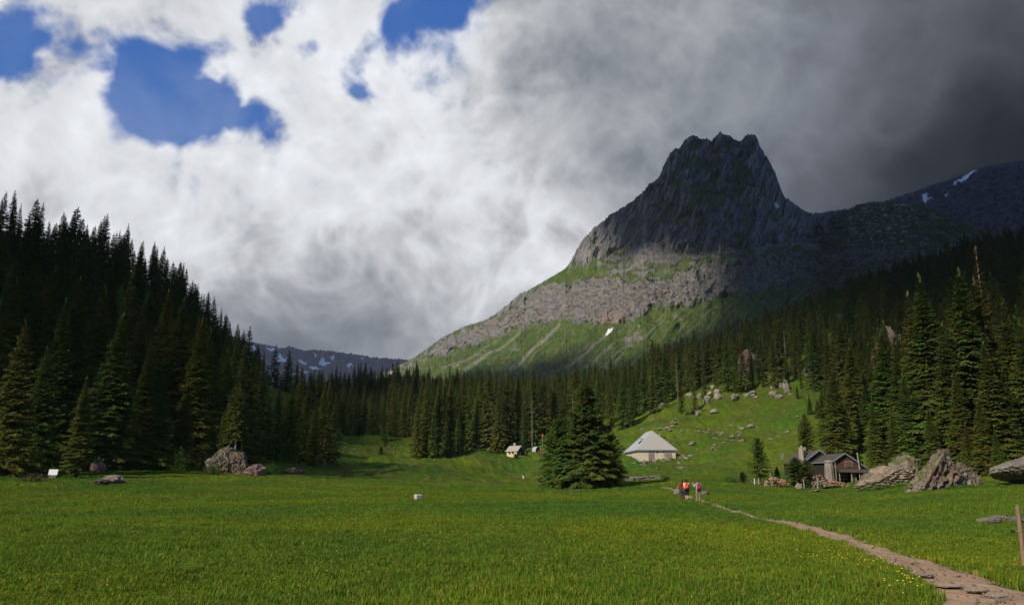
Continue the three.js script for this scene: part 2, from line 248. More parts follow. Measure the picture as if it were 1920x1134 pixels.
const patch3 = [[1165, 628], [1200, 618], [1212, 635], [1175, 655]];
const patch4 = [[908, 603], [950, 570], [984, 545], [1000, 543], [955, 585], [912, 612]];
const patch5 = [[1135, 630], [1141, 620], [1150, 616], [1148, 623], [1139, 632]];
const patch6 = [[1450, 388], [1458, 386], [1464, 391], [1455, 392]];
const patch7 = [[724, 702], [733, 696], [739, 697], [731, 703]];
function faceKind(s, y) { // share of rock, of scree and of snow on the face, and which grain the rock has
  const wob = fbm2(s * 0.022, y * 0.03, 4), wob2 = fbm2(s * 0.08 + 9, y * 0.11, 3);
  const yy = y + wob * 16 + wob2 * 7;
  const top = piece(cliffTop, s), foot = piece(cliffFoot, s), tf = s < 1058 || s > 1560 ? -1e3 : piece(towerFoot, s);
  let band = ss(-2, 3, yy - top) * ss(2, -3, yy - foot) * ss(735, 800, s);
  if (s > 1300) band *= lerp(1, clamp(0.75 + wob2 * 1.6, 0, 1), ss(1300, 1500, s));
  let tower = ss(4, -5, yy - tf);
  // slabs with ledges of grass between tower and band
  const slab = s > 1120 && s < 1540 ? ss(-4, 6, yy - tf) * ss(6, -10, yy - top + 6) * ss(-0.12, 0.30, fbm2(s * 0.03 + 3, (y + s * 0.16) * 0.085, 4) + 0.16 + 0.5 * polyMask(patch0, s, y, 10)) : 0;
  // grass on the shoulders and gullies of the tower
  const greenTower = ss(0.05, 0.34, fbm2(s * 0.02 + y * 0.012 + 20, y * 0.028 - 7, 4) - 0.09 + 0.34 * polyMask(patch1, s, y, 14) - 0.3 * polyMask(patch2, s, y, 8));
  tower *= 1 - 0.85 * greenTower;
  // broken rock high on the right shoulder and small outcrops in the grass below
  const shoulder = s > 1480 ? 0.7 * ss(0.22, 0.40, fbm2(s * 0.016, y * 0.09, 4) + 0.02) * ss(1480, 1560, s) : 0;
  const low = y > foot ? ss(0.40, 0.52, fbm2(s * 0.045 + 50, y * 0.07, 4) + 0.5 * polyMask(patch3, s, y, 8)) : 0;
  const left = s < 1010 ? ss(0.02, 0.25, fbm2(s * 0.05, y * 0.06 + 3, 4) + 0.10) * ss(10, -4, y - foot) : 0;
  const rib = polyMask(patch4, s, y, 3);
  const rock = clamp(Math.max(band, tower, slab, shoulder, low * 0.9, left * 0.8, rib), 0, 1);
  let scree = 0;
  for (const [a, b, c, d, w] of streaks) { const l = (c - a) ** 2 + (d - b) ** 2, t = clamp(((s - a) * (c - a) + (y - b) * (d - b)) / l, 0, 1), e = Math.hypot(s - a - t * (c - a), (y - b - t * (d - b))) + wob2 * 4; scree = Math.max(scree, ss(w * lerp(0.5, 1.35, t), w * 0.25, e) * (0.75 + wob2)); }
  scree = Math.max(scree, y > foot ? 0.55 * ss(0.22, 0.5, fbm2((s + y * 1.05) * 0.11, (y - s) * 0.006, 3)) * ss(880, 1000, s) : 0);
  const snow = Math.max(polyMask(patch5, s, y, 1.2), polyMask(patch6, s, y, 1.2), polyMask(patch7, s, y, 1.2), s > 1590 && s < 1720 ? 0.35 * ss(0.54, 0.62, fbm2(s * 0.05 + 4, y * 0.16, 3) + 0.2 * ss(470, 440, y)) : 0);
  return { rock, bulk: clamp(Math.max(band, tower, slab * 0.6, shoulder * 0.4, left * 0.4, rib, low * 0.15), 0, 1), scree: clamp(scree, 0, 1) * (1 - rock), snow, band: clamp(band + low + slab * 0.8, 0, 1), tower, wob, wob2 };
}
const bandBump = noiseTexture(512, (u, v) => { const k = 0.5 + 0.9 * tiling(u, v * 1, 22, 5); return [k, k, k]; });
const mountainMaterial = new THREE.MeshPhysicalMaterial({ vertexColors: true, roughness: 0.96, specularIntensity: 0.15, bumpMap: bandBump, bumpScale: 2.4 });
{
  const S0 = 640, S1 = 2060, cols = 860, rows = 360, FOOT = 790;
  const sOf = (i) => { const t = i / (cols - 1); return t < 0.80 ? lerp(S0, 1560, t / 0.80) : lerp(1560, S1, (t - 0.80) / 0.20); };
  const kinds = new Array(cols * rows), base = new Array(cols * rows);
  const crestNoise = (s) => (noise2(s * 0.16, 1.7) * 2.2 + noise2(s * 0.45, 5.1) * 1.4) * (s > 1060 && s < 1470 ? 1 : 0.45);
  const share = new Float32Array(cols * rows), smooth = new Float32Array(cols * rows);
  for (let i = 0; i < cols; i++) {
    const s = sOf(i), top = piece(ridge, s) + crestNoise(s), ct = piece(cliffTop, s), cf = piece(cliffFoot, s), tf = s < 1058 || s > 1560 ? -1e3 : piece(towerFoot, s);
    // depth along the column: cliffs climb with little depth, grass with much
    let total = 0;
    for (let j = 0; j < rows; j++) { const y = lerp(top, FOOT, j / (rows - 1)); kinds[j * cols + i] = faceKind(s, y); const steep = Math.max(ss(-8, 8, y - ct) * ss(8, -8, y - cf), ss(14, -14, y - tf)), w = lerp(1.5, 0.66, steep); if (j) total += w; share[j * cols + i] = total; }
    for (let j = 0; j < rows; j++) share[j * cols + i] /= total;
  }
  for (let pass = 0; pass < 2; pass++) { const src = pass ? smooth : share, dst = pass ? share : smooth, R = 16; for (let j = 0; j < rows; j++) { let acc = 0; for (let i = -R; i <= R; i++) acc += src[j * cols + clamp(i, 0, cols - 1)]; for (let i = 0; i < cols; i++) { dst[j * cols + i] = acc / (2 * R + 1); acc += src[j * cols + Math.min(i + R + 1, cols - 1)] - src[j * cols + Math.max(i - R, 0)]; } } }
  for (let i = 0; i < cols; i++) {
    const s = sOf(i), top = piece(ridge, s) + crestNoise(s), d0 = piece(ridgeDistance, s), d1 = piece(footDistance, s);
    for (let j = 0; j < rows; j++) base[j * cols + i] = pt(s, lerp(top, FOOT, j / (rows - 1)), lerp(d0, d1, share[j * cols + i]));
  }
  const ease = (j) => ss(0, 8, j);
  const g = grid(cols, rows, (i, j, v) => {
    const k = kinds[j * cols + i], s = sOf(i), p = base[j * cols + i], y = lerp(piece(ridge, s), FOOT, j / (rows - 1));
    v.copy(p);
    // relief: leaning ribs on the tower, stepped strata in the band, soft swells in the grass
    const lean = s + y * 0.42;
    const ledge = (x) => { const q = x - Math.floor(x); return ss(0.2, 0.8, q) - q; }, ribs = ridged2(lean * 0.019, y * 0.007, 3) * 46 + ridged2(lean * 0.06 + 4, y * 0.02, 3) * 9 + ledge((y - s * 0.22 + fbm2(s * 0.02, y * 0.02, 3) * 30) * 0.045) * 13 + ledge((y + s * 0.3 + fbm2(s * 0.03, y * 0.03, 2) * 16) * 0.12) * 4 + ridged2(s * 0.12, y * 0.14, 3) * 3;
    const dip = y + s * 0.10 + fbm2(s * 0.009, y * 0.010, 2) * 26, step = (x) => { const q = x - Math.floor(x); return ss(0.15, 0.85, q) - q; };
    const dip2 = dip + noise2(s * 0.04, y * 0.04) * 2.2, strata = step(dip2 * 0.062) * 7 * (0.7 + 0.6 * noise2(s * 0.03, y * 0.05)) + step(dip2 * 0.15 + 0.3) * 5 * (0.6 + 0.8 * noise2(s * 0.05 + 7, y * 0.08)) + ridged2(s * 0.020, y * 0.018, 2) * 22 + ridged2(s * 0.055, y * 0.12, 4) * 8 + noise2(s * 0.3, y * 0.45) * 1.3;
    const swell = fbm2(s * 0.014, y * 0.016, 3) * 22 + ridged2((s + y * 0.95) * 0.032, (y - s) * 0.004, 3) * 7;
    const push = lerp(swell, lerp(ribs, strata, clamp(k.band - k.tower, 0, 1)) * 0.8 + 2, k.bulk) * ease(j);
    const towards = new THREE.Vector3(-p.x, 0, -p.z).normalize();
    v.addScaledVector(towards, push).y += push * 0.22;
  }, (i, j, v, n, q) => {
    const k = kinds[j * cols + i], s = sOf(i), y = lerp(piece(ridge, s), FOOT, j / (rows - 1));
    const lean = s + y * 0.42, dip = y + s * 0.10 + fbm2(s * 0.009, y * 0.010, 2) * 26;
    const grain = lerp(fbm2(lean * 0.22, y * 0.02, 4), (0.55 * fbm2(s * 0.03, dip * 0.22, 4) + 0.6 * fbm2(s * 0.09, y * 0.13, 4)), clamp(k.band - k.tower, 0, 1)) + 0.5 * fbm2(s * 0.5, y * 0.5, 2);
    const tan = clamp(0.42 + k.wob * 1.1 + 0.16 * k.band - 0.2 * k.tower, 0, 1), grey = lerp(0.165, 0.16, k.band); let lum = grey + grain * lerp(0.13, 0.12, k.band);
    const streak = k.tower * 0.09 * ss(0.1, 0.5, fbm2(lean * 0.11 + 30, y * 0.012, 3)); lum += streak;
    let r = lum * lerp(0.98, 1.07, tan), gg = lum * lerp(0.99, 1.0, tan), b = lum * lerp(1.0, 0.88, tan);
    const warm = polyMask(warmPatch, s, y, 8); r += warm * 0.09; gg += warm * 0.035;
    const dark = ss(0.18, 0.42, -grain) * 0.5; r *= 1 - dark; gg *= 1 - dark; b *= 1 - dark;
    const meadow = clamp(0.5 + fbm2(s * 0.05, y * 0.06, 4) * 1.2, 0, 1), mott = 1 + 0.5 * fbm2(s * 0.3, y * 0.35, 3);
    const gr = lerp(0.042, 0.086, meadow) * mott, gn = lerp(0.088, 0.112, meadow) * mott, gb = lerp(0.012, 0.018, meadow) * mott;
    const shoulderShade = 1 - 0.45 * ss(1440, 1560, s + k.wob * 60);  // shade of the heavy cloud, painted into grass and rock of the right shoulder
    const fleck = ss(0.36, 0.55, noise2(s * 0.55, y * 0.8) * 0.5 + fbm2(s * 0.06, y * 0.06, 2) + 0.02) * 0.5;
    const rk = clamp(k.rock + fleck * (1 - k.rock) * 0.6, 0, 1);
    r = lerp(gr * shoulderShade, r * lerp(0.7, 1, shoulderShade), rk); gg = lerp(gn * shoulderShade, gg * lerp(0.7, 1, shoulderShade), rk); b = lerp(gb * shoulderShade, b * lerp(0.7, 1, shoulderShade), rk);
    const sc = k.scree * 0.85; r = lerp(r, 0.27, sc); gg = lerp(gg, 0.255, sc); b = lerp(b, 0.225, sc);
    const sn = k.snow; q[0] = lerp(r, 0.82, sn); q[1] = lerp(gg, 0.84, sn); q[2] = lerp(b, 0.88, sn);
  });
  const uv = g.attributes.uv;
  for (let j = 0, k = 0; j < rows; j++) for (let i = 0; i < cols; i++, k++) uv.setXY(k, sOf(i) / 60, j / 70);
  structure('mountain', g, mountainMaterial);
  // its far side falls away behind the crest
  const back = grid(160, 12, (i, j, v) => { const s = lerp(S0, S1, i / 159), top = piece(ridge, s) + crestNoise(s), d = piece(ridgeDistance, s); const p = pt(s, top, d), q = pt(s, top, d + j * 130); v.set(q.x, Math.max(p.y - 2 - j * 95 + (j ? fbm2(s * 0.05, j * 0.7, 3) * 40 : 0), -50), q.z); }, (i, j, v, n, q) => { const k = 0.2 + 0.1 * fbm2(v.x * 0.01, v.z * 0.01, 3); q[0] = k; q[1] = k * 0.97; q[2] = k * 0.9; });
  structure('mountain_back', back, mountainMaterial);
}
function farRange(name, S0, S1, crest, near, far, foot, cols, rows, paint, roughness) {
  const g = grid(cols, rows, (i, j, v) => {
    const s = lerp(S0, S1, i / (cols - 1)), t = j / (rows - 1), y = lerp(piece(crest, s) + noise2(s * 0.12, 4.4) * 1.6 + noise2(s * 0.4, 2.2) * 0.9, foot, t), d = lerp(far, near, t);
    v.copy(pt(s, y, d)); const push = (ridged2(s * 0.03 + t, y * 0.035, 4) * 0.010 + fbm2(s * 0.1, y * 0.12, 3) * 0.002) * far * ss(0, 0.08, t) * roughness;
    v.addScaledVector(new THREE.Vector3(-v.x, 0, -v.z).normalize(), push);
  }, (i, j, v, n, q) => { const s = lerp(S0, S1, i / (cols - 1)), y = lerp(piece(crest, s), foot, j / (rows - 1)); paint(s, y, n, q); });
  const m = new THREE.MeshPhysicalMaterial({ vertexColors: true, roughness: 0.97, specularIntensity: 0.15 });
  return structure(name, g, m);
}
const farSnow = [[[476, 648], [480, 655], [473, 660], [470, 652]], [[497, 652], [520, 655], [516, 660], [504, 658]], [[512, 676], [524, 661], [530, 672], [543, 670], [535, 678], [518, 679]], [[560, 674], [567, 678], [576, 681], [572, 685], [561, 680]], [[596, 682], [604, 671], [610, 678], [620, 680], [606, 686]], [[620, 668], [628, 669], [622, 678]], [[649, 684], [655, 680], [660, 685], [652, 690]], [[578, 688], [592, 687], [598, 692], [586, 694]], [[588, 663], [594, 667], [590, 673]], [[675, 671], [682, 671], [679, 675]], [[545, 702], [556, 700], [552, 704]], [[562, 694], [578, 698], [570, 700]]];
farRange('far_ridge', 300, 830, [[300, 590], [400, 618], [430, 629], [470, 641], [500, 647], [520, 652], [548, 650], [565, 657], [585, 656], [610, 657], [640, 661], [665, 664], [690, 668], [715, 671], [750, 673], [775, 678], [830, 690]], 4200, 6600, 745, 340, 150, (s, y, n, q) => {
  const w = fbm2(s * 0.12, y * 0.2, 3) * 3, snow = Math.max(...farSnow.map((p) => (Math.abs(p[0][0] - s) < 60 ? polyMask(p, s + w, y + w * 0.6, 0.7) : 0)), 0.6 * ss(0.52, 0.57, fbm2(s * 0.11 + 3, y * 0.25, 3)) * ss(470, 500, s));
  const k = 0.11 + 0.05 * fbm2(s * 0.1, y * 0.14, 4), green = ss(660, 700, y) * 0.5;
  q[0] = lerp(k * lerp(1.0, 0.8, green), 0.82, snow); q[1] = lerp(k * lerp(1.0, 1.1, green), 0.82, snow); q[2] = lerp(k * lerp(1.0, 0.7, green), 0.82, snow);
}, 1);
const highSnow = [[[1788, 345], [1800, 336], [1838, 310], [1842, 309], [1812, 337], [1790, 346]], [[1730, 366], [1740, 365], [1738, 382], [1733, 378]], [[1740, 372], [1752, 374], [1740, 375]], [[1772, 366], [1778, 364], [1776, 370]], [[1626, 376], [1645, 367], [1664, 370], [1655, 378]], [[1575, 381], [1595, 377], [1592, 382]]];
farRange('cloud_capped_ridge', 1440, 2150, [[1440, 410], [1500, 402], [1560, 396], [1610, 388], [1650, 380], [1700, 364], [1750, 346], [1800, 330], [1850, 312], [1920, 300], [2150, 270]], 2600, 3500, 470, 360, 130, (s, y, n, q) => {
  const w = fbm2(s * 0.12, y * 0.2, 3) * 2, snow = Math.max(...highSnow.map((p) => polyMask(p, s + w, y + w * 0.5, 0.8)));
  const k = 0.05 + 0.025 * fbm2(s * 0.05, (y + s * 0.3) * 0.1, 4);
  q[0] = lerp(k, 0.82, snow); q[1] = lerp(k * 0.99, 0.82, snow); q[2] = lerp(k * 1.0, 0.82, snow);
}, 1);

// ---------------------------------------------------------------- clouds out of view towards the sun, whose shadows lie on the slopes
function cloud(label, outline, level, thickness) {
  // outline: points on the slopes where the shadow's edge runs; the cloud floats towards the sun at a given level
  const flat = outline.map((p) => { const k = (level - p.y) / SUN.y; return new THREE.Vector2(p.x + SUN.x * k, p.z + SUN.z * k); });
  const pts = [];
  for (let i = 0; i < flat.length; i++) { const a = flat[i], b = flat[(i + 1) % flat.length], n = Math.max(2, Math.round(a.distanceTo(b) / 25)), nx = -(b.y - a.y), ny = b.x - a.x, l = Math.hypot(nx, ny) || 1; for (let k = 0; k < n; k++) { const t = k / n, x = lerp(a.x, b.x, t), y = lerp(a.y, b.y, t), e = fbm2(x * 0.006, y * 0.006, 4) * 46 * Math.min(1, a.distanceTo(b) / 200); pts.push(new THREE.Vector2(x + nx / l * e, -(y + ny / l * e))); } }
  const g = new THREE.ExtrudeGeometry(new THREE.Shape(pts), { depth: thickness * 0.4, bevelEnabled: true, bevelThickness: thickness * 0.3, bevelSize: thickness * 0.15, bevelOffset: -thickness * 0.15, bevelSegments: 3 });
  g.rotateX(-Math.PI / 2); g.translate(0, level - thickness * 0.2, 0);
  const p = g.attributes.position; for (let i = 0; i < p.count; i++) { const x = p.getX(i), z = p.getZ(i); p.setY(i, p.getY(i) + fbm2(x * 0.004, z * 0.004, 3) * thickness * 0.5); }
  g.computeVertexNormals();
  const m = structure('cloud', g, cloudMaterial); m.userData.label = label; m.userData.category = 'cloud';
  return m;
}
const cloudMaterial = plain(0.8, 0.8, 0.82, 1);
const faceDistance = (s, y) => { const top = piece(ridge, s), d0 = piece(ridgeDistance, s), d1 = piece(footDistance, s), t = clamp((y - top) / (790 - top), 0, 1); return lerp(d0, d1, t); };
const face = (s, y) => pt(s, y, faceDistance(s, y));
cloud('grey cloud high above the rocky peak', [face(1120, 415), face(1180, 385), pt(1230, 250, 2300), pt(1290, 235, 2700), pt(1440, 385, 3800), pt(1900, 270, 3800), pt(2500, 240, 3700), pt(2700, 500, 1500), groundAt(2300, 300), groundAt(2000, 300), groundAt(1830, 340), groundAt(1720, 430), groundAt(1650, 520), groundAt(1540, 600), groundAt(1450, 680), face(1330, 690), face(1180, 740), face(1000, 760), face(880, 745), face(840, 700), face(900, 692), face(960, 690), face(1010, 668), face(1060, 660), face(1130, 680), face(1180, 655), face(1225, 625), face(1262, 590), face(1300, 560), face(1310, 520), face(1318, 470), face(1330, 425), face(1295, 420), face(1270, 448), face(1225, 430), face(1190, 455), face(1160, 470), face(1150, 440)], 2600, 110);
cloud('grey cloud floating above the forested hill', [groundAt(-260, 150), groundAt(60, 142), groundAt(130, 140), groundAt(200, 148), groundAt(330, 158), groundAt(420, 172), groundAt(470, 215), groundAt(520, 420), groundAt(560, 640), pt(300, 300, 900), pt(-250, 200, 800), pt(-600, 300, 400)], 640, 60);
cloud('small grey cloud floating above the valley', [groundAt(560, 430), groundAt(640, 420), groundAt(740, 430), groundAt(800, 470), groundAt(860, 560), groundAt(820, 720), groundAt(600, 720)], 560, 40);
cloud('high grey cloud shading the distant snowy ridge', [pt(250, 700, 3900), pt(860, 715, 3900), pt(880, 650, 7200), pt(200, 540, 7200)], 4600, 120);

// ---------------------------------------------------------------- conifers
const trunkBump = noiseTexture(128, (u, v) => { const k = 0.5 + 0.8 * tiling(u * 3 % 1, v, 14, 3); return [k, k, k]; });
const barkBrown = plain(0.10, 0.078, 0.058, 0.95, { bumpMap: trunkBump, bumpScale: 0.03 }), barkGrey = plain(0.24, 0.22, 0.19, 0.95, { bumpMap: trunkBump, bumpScale: 0.03 }), barkPale = plain(0.36, 0.33, 0.28, 0.95, { bumpMap: trunkBump, bumpScale: 0.02 });
const needles = (r, g, b) => plain(r, g, b, 0.85, { vertexColors: true, specularIntensity: 0.12, side: THREE.DoubleSide });
const needleTones = [needles(0.074, 0.100, 0.019), needles(0.076, 0.098, 0.018), needles(0.060, 0.094, 0.020), needles(0.084, 0.100, 0.020), needles(0.062, 0.114, 0.021)];
function trunkGeometry(H, r0, lean, sides = 7, top = 0.98) {
  const n = 9, p = [], idx = [], uv = [];
  for (let j = 0; j <= n; j++) { const t = j / n * top, r = r0 * Math.pow(1 - t, 0.8) * (1 + 0.45 * Math.exp(-t * 26)) + 0.015; for (let i = 0; i <= sides; i++) { const a = i / sides * Math.PI * 2; p.push(Math.cos(a) * r + lean[0] * t * t * H, t * H - (j ? 0 : 0.7), Math.sin(a) * r + lean[1] * t * t * H); uv.push(i / sides, t * H / 2); } }
  for (let j = 0; j < n; j++) for (let i = 0; i < sides; i++) { const a = j * (sides + 1) + i, b = a + sides + 1; idx.push(a, b, a + 1, a + 1, b, b + 1); }
  const g = new THREE.BufferGeometry(); g.setAttribute('position', new THREE.Float32BufferAttribute(p, 3)); g.setAttribute('uv', new THREE.Float32BufferAttribute(uv, 2)); g.setIndex(idx); g.computeVertexNormals(); return g;
}
// sprays of needles along drooping whorled boughs
function crownGeometry({ H, R, seed, start = 0.06, gap = 0.42, spray = 0.5, perBough = 1, boughs = 6, droop = 0.34, lean = [0, 0], shape = 0.85, ragged = 0.3, hang = 0.5, twigs = 1 }) {
  const rnd = mulberry(seed), pos = [], col = [];
  const kite = (o, d, w, l, wd, c) => { // two triangles, folded slightly along the rib
    const tip = [o[0] + d[0] * l, o[1] + d[1] * l, o[2] + d[2] * l], m = [o[0] + d[0] * l * 0.45, o[1] + d[1] * l * 0.45, o[2] + d[2] * l * 0.45], f = -0.12 * l;
    const a = [m[0] + w[0] * wd, m[1] + w[1] * wd + f, m[2] + w[2] * wd], b = [m[0] - w[0] * wd, m[1] - w[1] * wd + f, m[2] - w[2] * wd];
    pos.push(...o, ...a, ...tip, ...o, ...tip, ...b); for (let i = 0; i < 6; i++) col.push(c[0], c[1], c[2]);
  };
  const norm = (v) => { const l = Math.hypot(...v) || 1; return [v[0] / l, v[1] / l, v[2] / l]; };
  const lobe = [rnd() * 6.28, rnd() * 6.28, rnd() * 6.28];
  let y = start * H, whorl = 0;
  while (y < H * 0.985) {
    const t = (y - start * H) / (H - start * H), prof = Math.pow(1 - t, shape) * (0.72 + 0.28 * ss(0, 0.12, t)) * (1 + 0.10 * Math.sin(y * 1.7 + lobe[0]) + 0.06 * Math.sin(y * 0.6 + lobe[1]));
    const n = Math.max(4, Math.round(boughs * (0.8 + 0.5 * rnd()))), a0 = rnd() * 6.28;
    for (let b = 0; b < n; b++) {
      const az = a0 + b / n * 6.28 + (rnd() - 0.5) * 0.7, side = 1 + 0.16 * Math.sin(az * 2 + lobe[2]) + 0.1 * Math.sin(az * 3 + y * 0.4);
      const L = Math.max(0.12, R * prof * side * (1 - ragged * rnd() * rnd() * 2.2 + 0.12 * rnd()));
      if (rnd() < 0.05) continue;
      const dx = Math.cos(az), dz = Math.sin(az), rise = lerp(-0.10, 0.55, t) + (rnd() - 0.5) * 0.16, dr = droop * (1 - t * 0.8), t01 = y / H;
      const base = [lean[0] * t01 * t01 * H, y + (rnd() - 0.5) * gap, lean[1] * t01 * t01 * H];
      const tint = 0.72 + 0.56 * rnd(), warm = rnd(), fine = clamp(0.34 + prof * 1.5, 0.34, 1);
      const c0 = [tint * lerp(0.9, 1.25, warm), tint, tint * lerp(1.1, 0.8, warm)];
      const steps = Math.max(2, Math.round(L / (spray * fine * 0.5) * perBough));
      for (let k = 0; k < steps; k++) {
        const q = (k + 0.5 + 0.4 * (rnd() - 0.5)) / steps; if (q < 0.16 && L > 1.4) continue;
        const o = [base[0] + dx * L * q, base[1] + L * (rise * q - dr * q * q + 0.22 * dr * q * q * q * q), base[2] + dz * L * q];
        const slope = rise - 2 * dr * q, c = c0.map((x) => x * (0.82 + 0.36 * rnd()));
        const sl = spray * (0.75 + 0.5 * rnd()) * lerp(1.1, 0.8, q) * fine;
        for (const sgn of [-1, 1]) {
          const d = norm([dx * 0.75 - dz * sgn * (0.8 - 0.35 * q), slope * 0.6 - 0.25 - 0.2 * rnd(), dz * 0.75 + dx * sgn * (0.8 - 0.35 * q)]);
          const reach = twigs > 1 ? Math.min(L * 0.42 * (1 - q) + sl * 0.3, 1.6) : 0;
          for (let w = 0; w < twigs; w++) { const along = twigs > 1 ? reach * w / (twigs - 1) : 0, r3 = twigs > 1 ? 0.5 : 0, d3 = norm([d[0] + (rnd() - 0.5) * r3, d[1] + (rnd() - 0.6) * r3, d[2] + (rnd() - 0.5) * r3]); kite([o[0] + d[0] * along, o[1] + d[1] * along, o[2] + d[2] * along], d3, norm([dz * 0.9 * sgn + dx * 0.3, 0.15 + (rnd() - 0.5) * r3, -dx * 0.9 * sgn + dz * 0.3]), sl, sl * 0.24, twigs > 1 ? c.map((x) => x * (0.8 + 0.4 * rnd())) : c); }
        }
        if (rnd() < hang) { const d = norm([dx * 0.35 + (rnd() - 0.5) * 0.5, -0.9, dz * 0.35 + (rnd() - 0.5) * 0.5]); kite(o, d, [-dz, 0, dx], sl * 0.8, sl * 0.2, c.map((x) => x * 0.92)); }
      }
      const e = [base[0] + dx * L * 0.9, base[1] + L * (rise * 0.9 - dr * 0.81 + 0.14 * dr), base[2] + dz * L * 0.9];
      kite(e, norm([dx, rise - dr, dz]), [-dz, 0, dx], spray * 0.8 * fine, spray * 0.2 * fine, c0.map((x) => x * 1.1));
    }
    y += gap * (0.8 + 0.4 * rnd()) * lerp(1.05, 0.7, t); whorl++;
  }
  for (let k = 0; k < 5; k++) { const a = rnd() * 6.28; kite([lean[0] * H, H * (0.96 + 0.01 * k), lean[1] * H], norm([Math.cos(a) * 0.3, 1, Math.sin(a) * 0.3]), [-Math.sin(a), 0, Math.cos(a)], H * 0.035, H * 0.005, [1, 1.05, 1]); }
  const g = new THREE.BufferGeometry(); g.setAttribute('position', new THREE.Float32BufferAttribute(pos, 3)); g.setAttribute('color', new THREE.Float32BufferAttribute(col, 3)); return g;
}
function conifer(o) { const lean = o.lean ?? [0, 0]; return { H: o.H, trunk: trunkGeometry(o.H, o.trunk ?? o.H * 0.013, lean, o.sides ?? 7), crown: crownGeometry({ ...o, lean }), bark: o.bark ?? barkBrown }; }
const nearSpruces = [
  conifer({ H: 28, R: 5.0, seed: 101, twigs: 2, gap: 0.40, spray: 0.66, boughs: 7, start: 0.03, shape: 1.0, lean: [0.012, 0.004] }), conifer({ H: 28, R: 4.4, seed: 102, twigs: 2, gap: 0.42, spray: 0.64, boughs: 7, start: 0.05, shape: 0.95, droop: 0.45 }), conifer({ H: 28, R: 5.4, seed: 103, twigs: 2, gap: 0.42, spray: 0.70, boughs: 7, start: 0.03, ragged: 0.42, shape: 0.92 }),
  conifer({ H: 28, R: 4.8, seed: 104, twigs: 2, gap: 0.44, spray: 0.66, boughs: 7, start: 0.04, shape: 1.1, lean: [-0.01, 0.008] }), conifer({ H: 28, R: 4.1, seed: 105, twigs: 2, gap: 0.46, spray: 0.62, boughs: 6, ragged: 0.45, start: 0.08, shape: 0.95 }),
];
const midSpruces = [
  conifer({ H: 25, R: 4.2, seed: 201, gap: 0.55, spray: 0.95, boughs: 6, start: 0.03, shape: 1.0, sides: 5 }), conifer({ H: 25, R: 3.7, seed: 202, gap: 0.55, spray: 0.9, boughs: 6, shape: 0.95, ragged: 0.42, start: 0.06, sides: 5 }), conifer({ H: 25, R: 4.6, seed: 203, gap: 0.58, spray: 1.0, boughs: 6, start: 0.02, shape: 0.9, sides: 5 }),
  conifer({ H: 25, R: 4.0, seed: 204, gap: 0.55, spray: 0.92, boughs: 6, start: 0.04, shape: 1.12, droop: 0.5, sides: 5 }), conifer({ H: 25, R: 3.3, seed: 205, gap: 0.58, spray: 0.9, boughs: 6, ragged: 0.5, start: 0.10, shape: 0.95, lean: [0.015, 0], sides: 5 }),
];
const farSpruces = [
  conifer({ H: 23, R: 4.0, seed: 301, gap: 0.8, spray: 1.3, boughs: 6, start: 0.03, shape: 1.0, hang: 0.3, sides: 4 }), conifer({ H: 23, R: 3.4, seed: 302, gap: 0.8, spray: 1.2, boughs: 6, start: 0.05, shape: 1.0, ragged: 0.45, hang: 0.3, sides: 4 }), conifer({ H: 23, R: 4.3, seed: 303, gap: 0.85, spray: 1.35, boughs: 6, start: 0.02, shape: 0.92, hang: 0.3, sides: 4 }), conifer({ H: 23, R: 3.1, seed: 304, gap: 0.85, spray: 1.15, boughs: 6, start: 0.08, shape: 1.1, ragged: 0.5, hang: 0.3, sides: 4 }),
];
const broadFir = conifer({ H: 16, R: 6.6, seed: 401, gap: 0.32, spray: 0.50, boughs: 9, start: 0.015, shape: 0.66, ragged: 0.42, droop: 0.30, trunk: 0.3, hang: 0.9, twigs: 3 });
const bushyFir = conifer({ H: 10.5, R: 4.7, seed: 402, gap: 0.24, spray: 0.46, boughs: 9, start: 0.015, shape: 0.55, ragged: 0.45, droop: 0.28, trunk: 0.2, hang: 0.9, twigs: 3 });
const youngFir = conifer({ H: 5, R: 2.3, seed: 403, gap: 0.17, spray: 0.36, boughs: 9, start: 0.02, shape: 0.7, ragged: 0.4, droop: 0.2, trunk: 0.08, hang: 0.8 });
const airyPine = conifer({ H: 8, R: 2.3, seed: 404, gap: 0.30, spray: 0.42, boughs: 7, start: 0.2, shape: 0.6, ragged: 0.5, droop: 0.1, trunk: 0.12, bark: barkGrey, hang: 0.8 });
const bareStem = conifer({ H: 14, R: 1.6, seed: 405, gap: 0.36, spray: 0.5, boughs: 6, start: 0.40, shape: 0.6, ragged: 0.5, trunk: 0.16, bark: barkPale });
const thinSpruce = conifer({ H: 30, R: 2.6, seed: 406, gap: 0.62, spray: 0.6, boughs: 5, start: 0.10, ragged: 0.6, shape: 0.75, bark: barkGrey });
const rndTree = mulberry(77);
const treeFoots = [];
function plant(kind, name, label, group, x, z, H, tone, wide = 1, category = 'tree') {
  const g = thing(name, label, category, onGround(x, z, -0.15), rndTree() * 6.28, group), k = H / kind.H;
  g.scale.set(k * wide, k, k * wide);
  mesh('trunk', kind.trunk, kind.bark, g); mesh('crown', kind.crown, tone ?? needleTones[Math.floor(rndTree() * needleTones.length)], g);
  return g;
}
const pick = (list) => list[Math.floor(rndTree() * list.length)];
const open = []; // places that must stay free of trees: [x, z, radius]
function keep(px, d, r) { const a = azOf(px); open.push([d * Math.sin(a), -d * Math.cos(a), r]); }
const isOpen = (x, z) => open.some(([a, b, r]) => (a - x) ** 2 + (b - z) ** 2 < r * r);
const standing = [];
const crowded = (x, z, r) => standing.some(([a, b]) => (a - x) ** 2 + (b - z) ** 2 < r * r);
let named = 0;
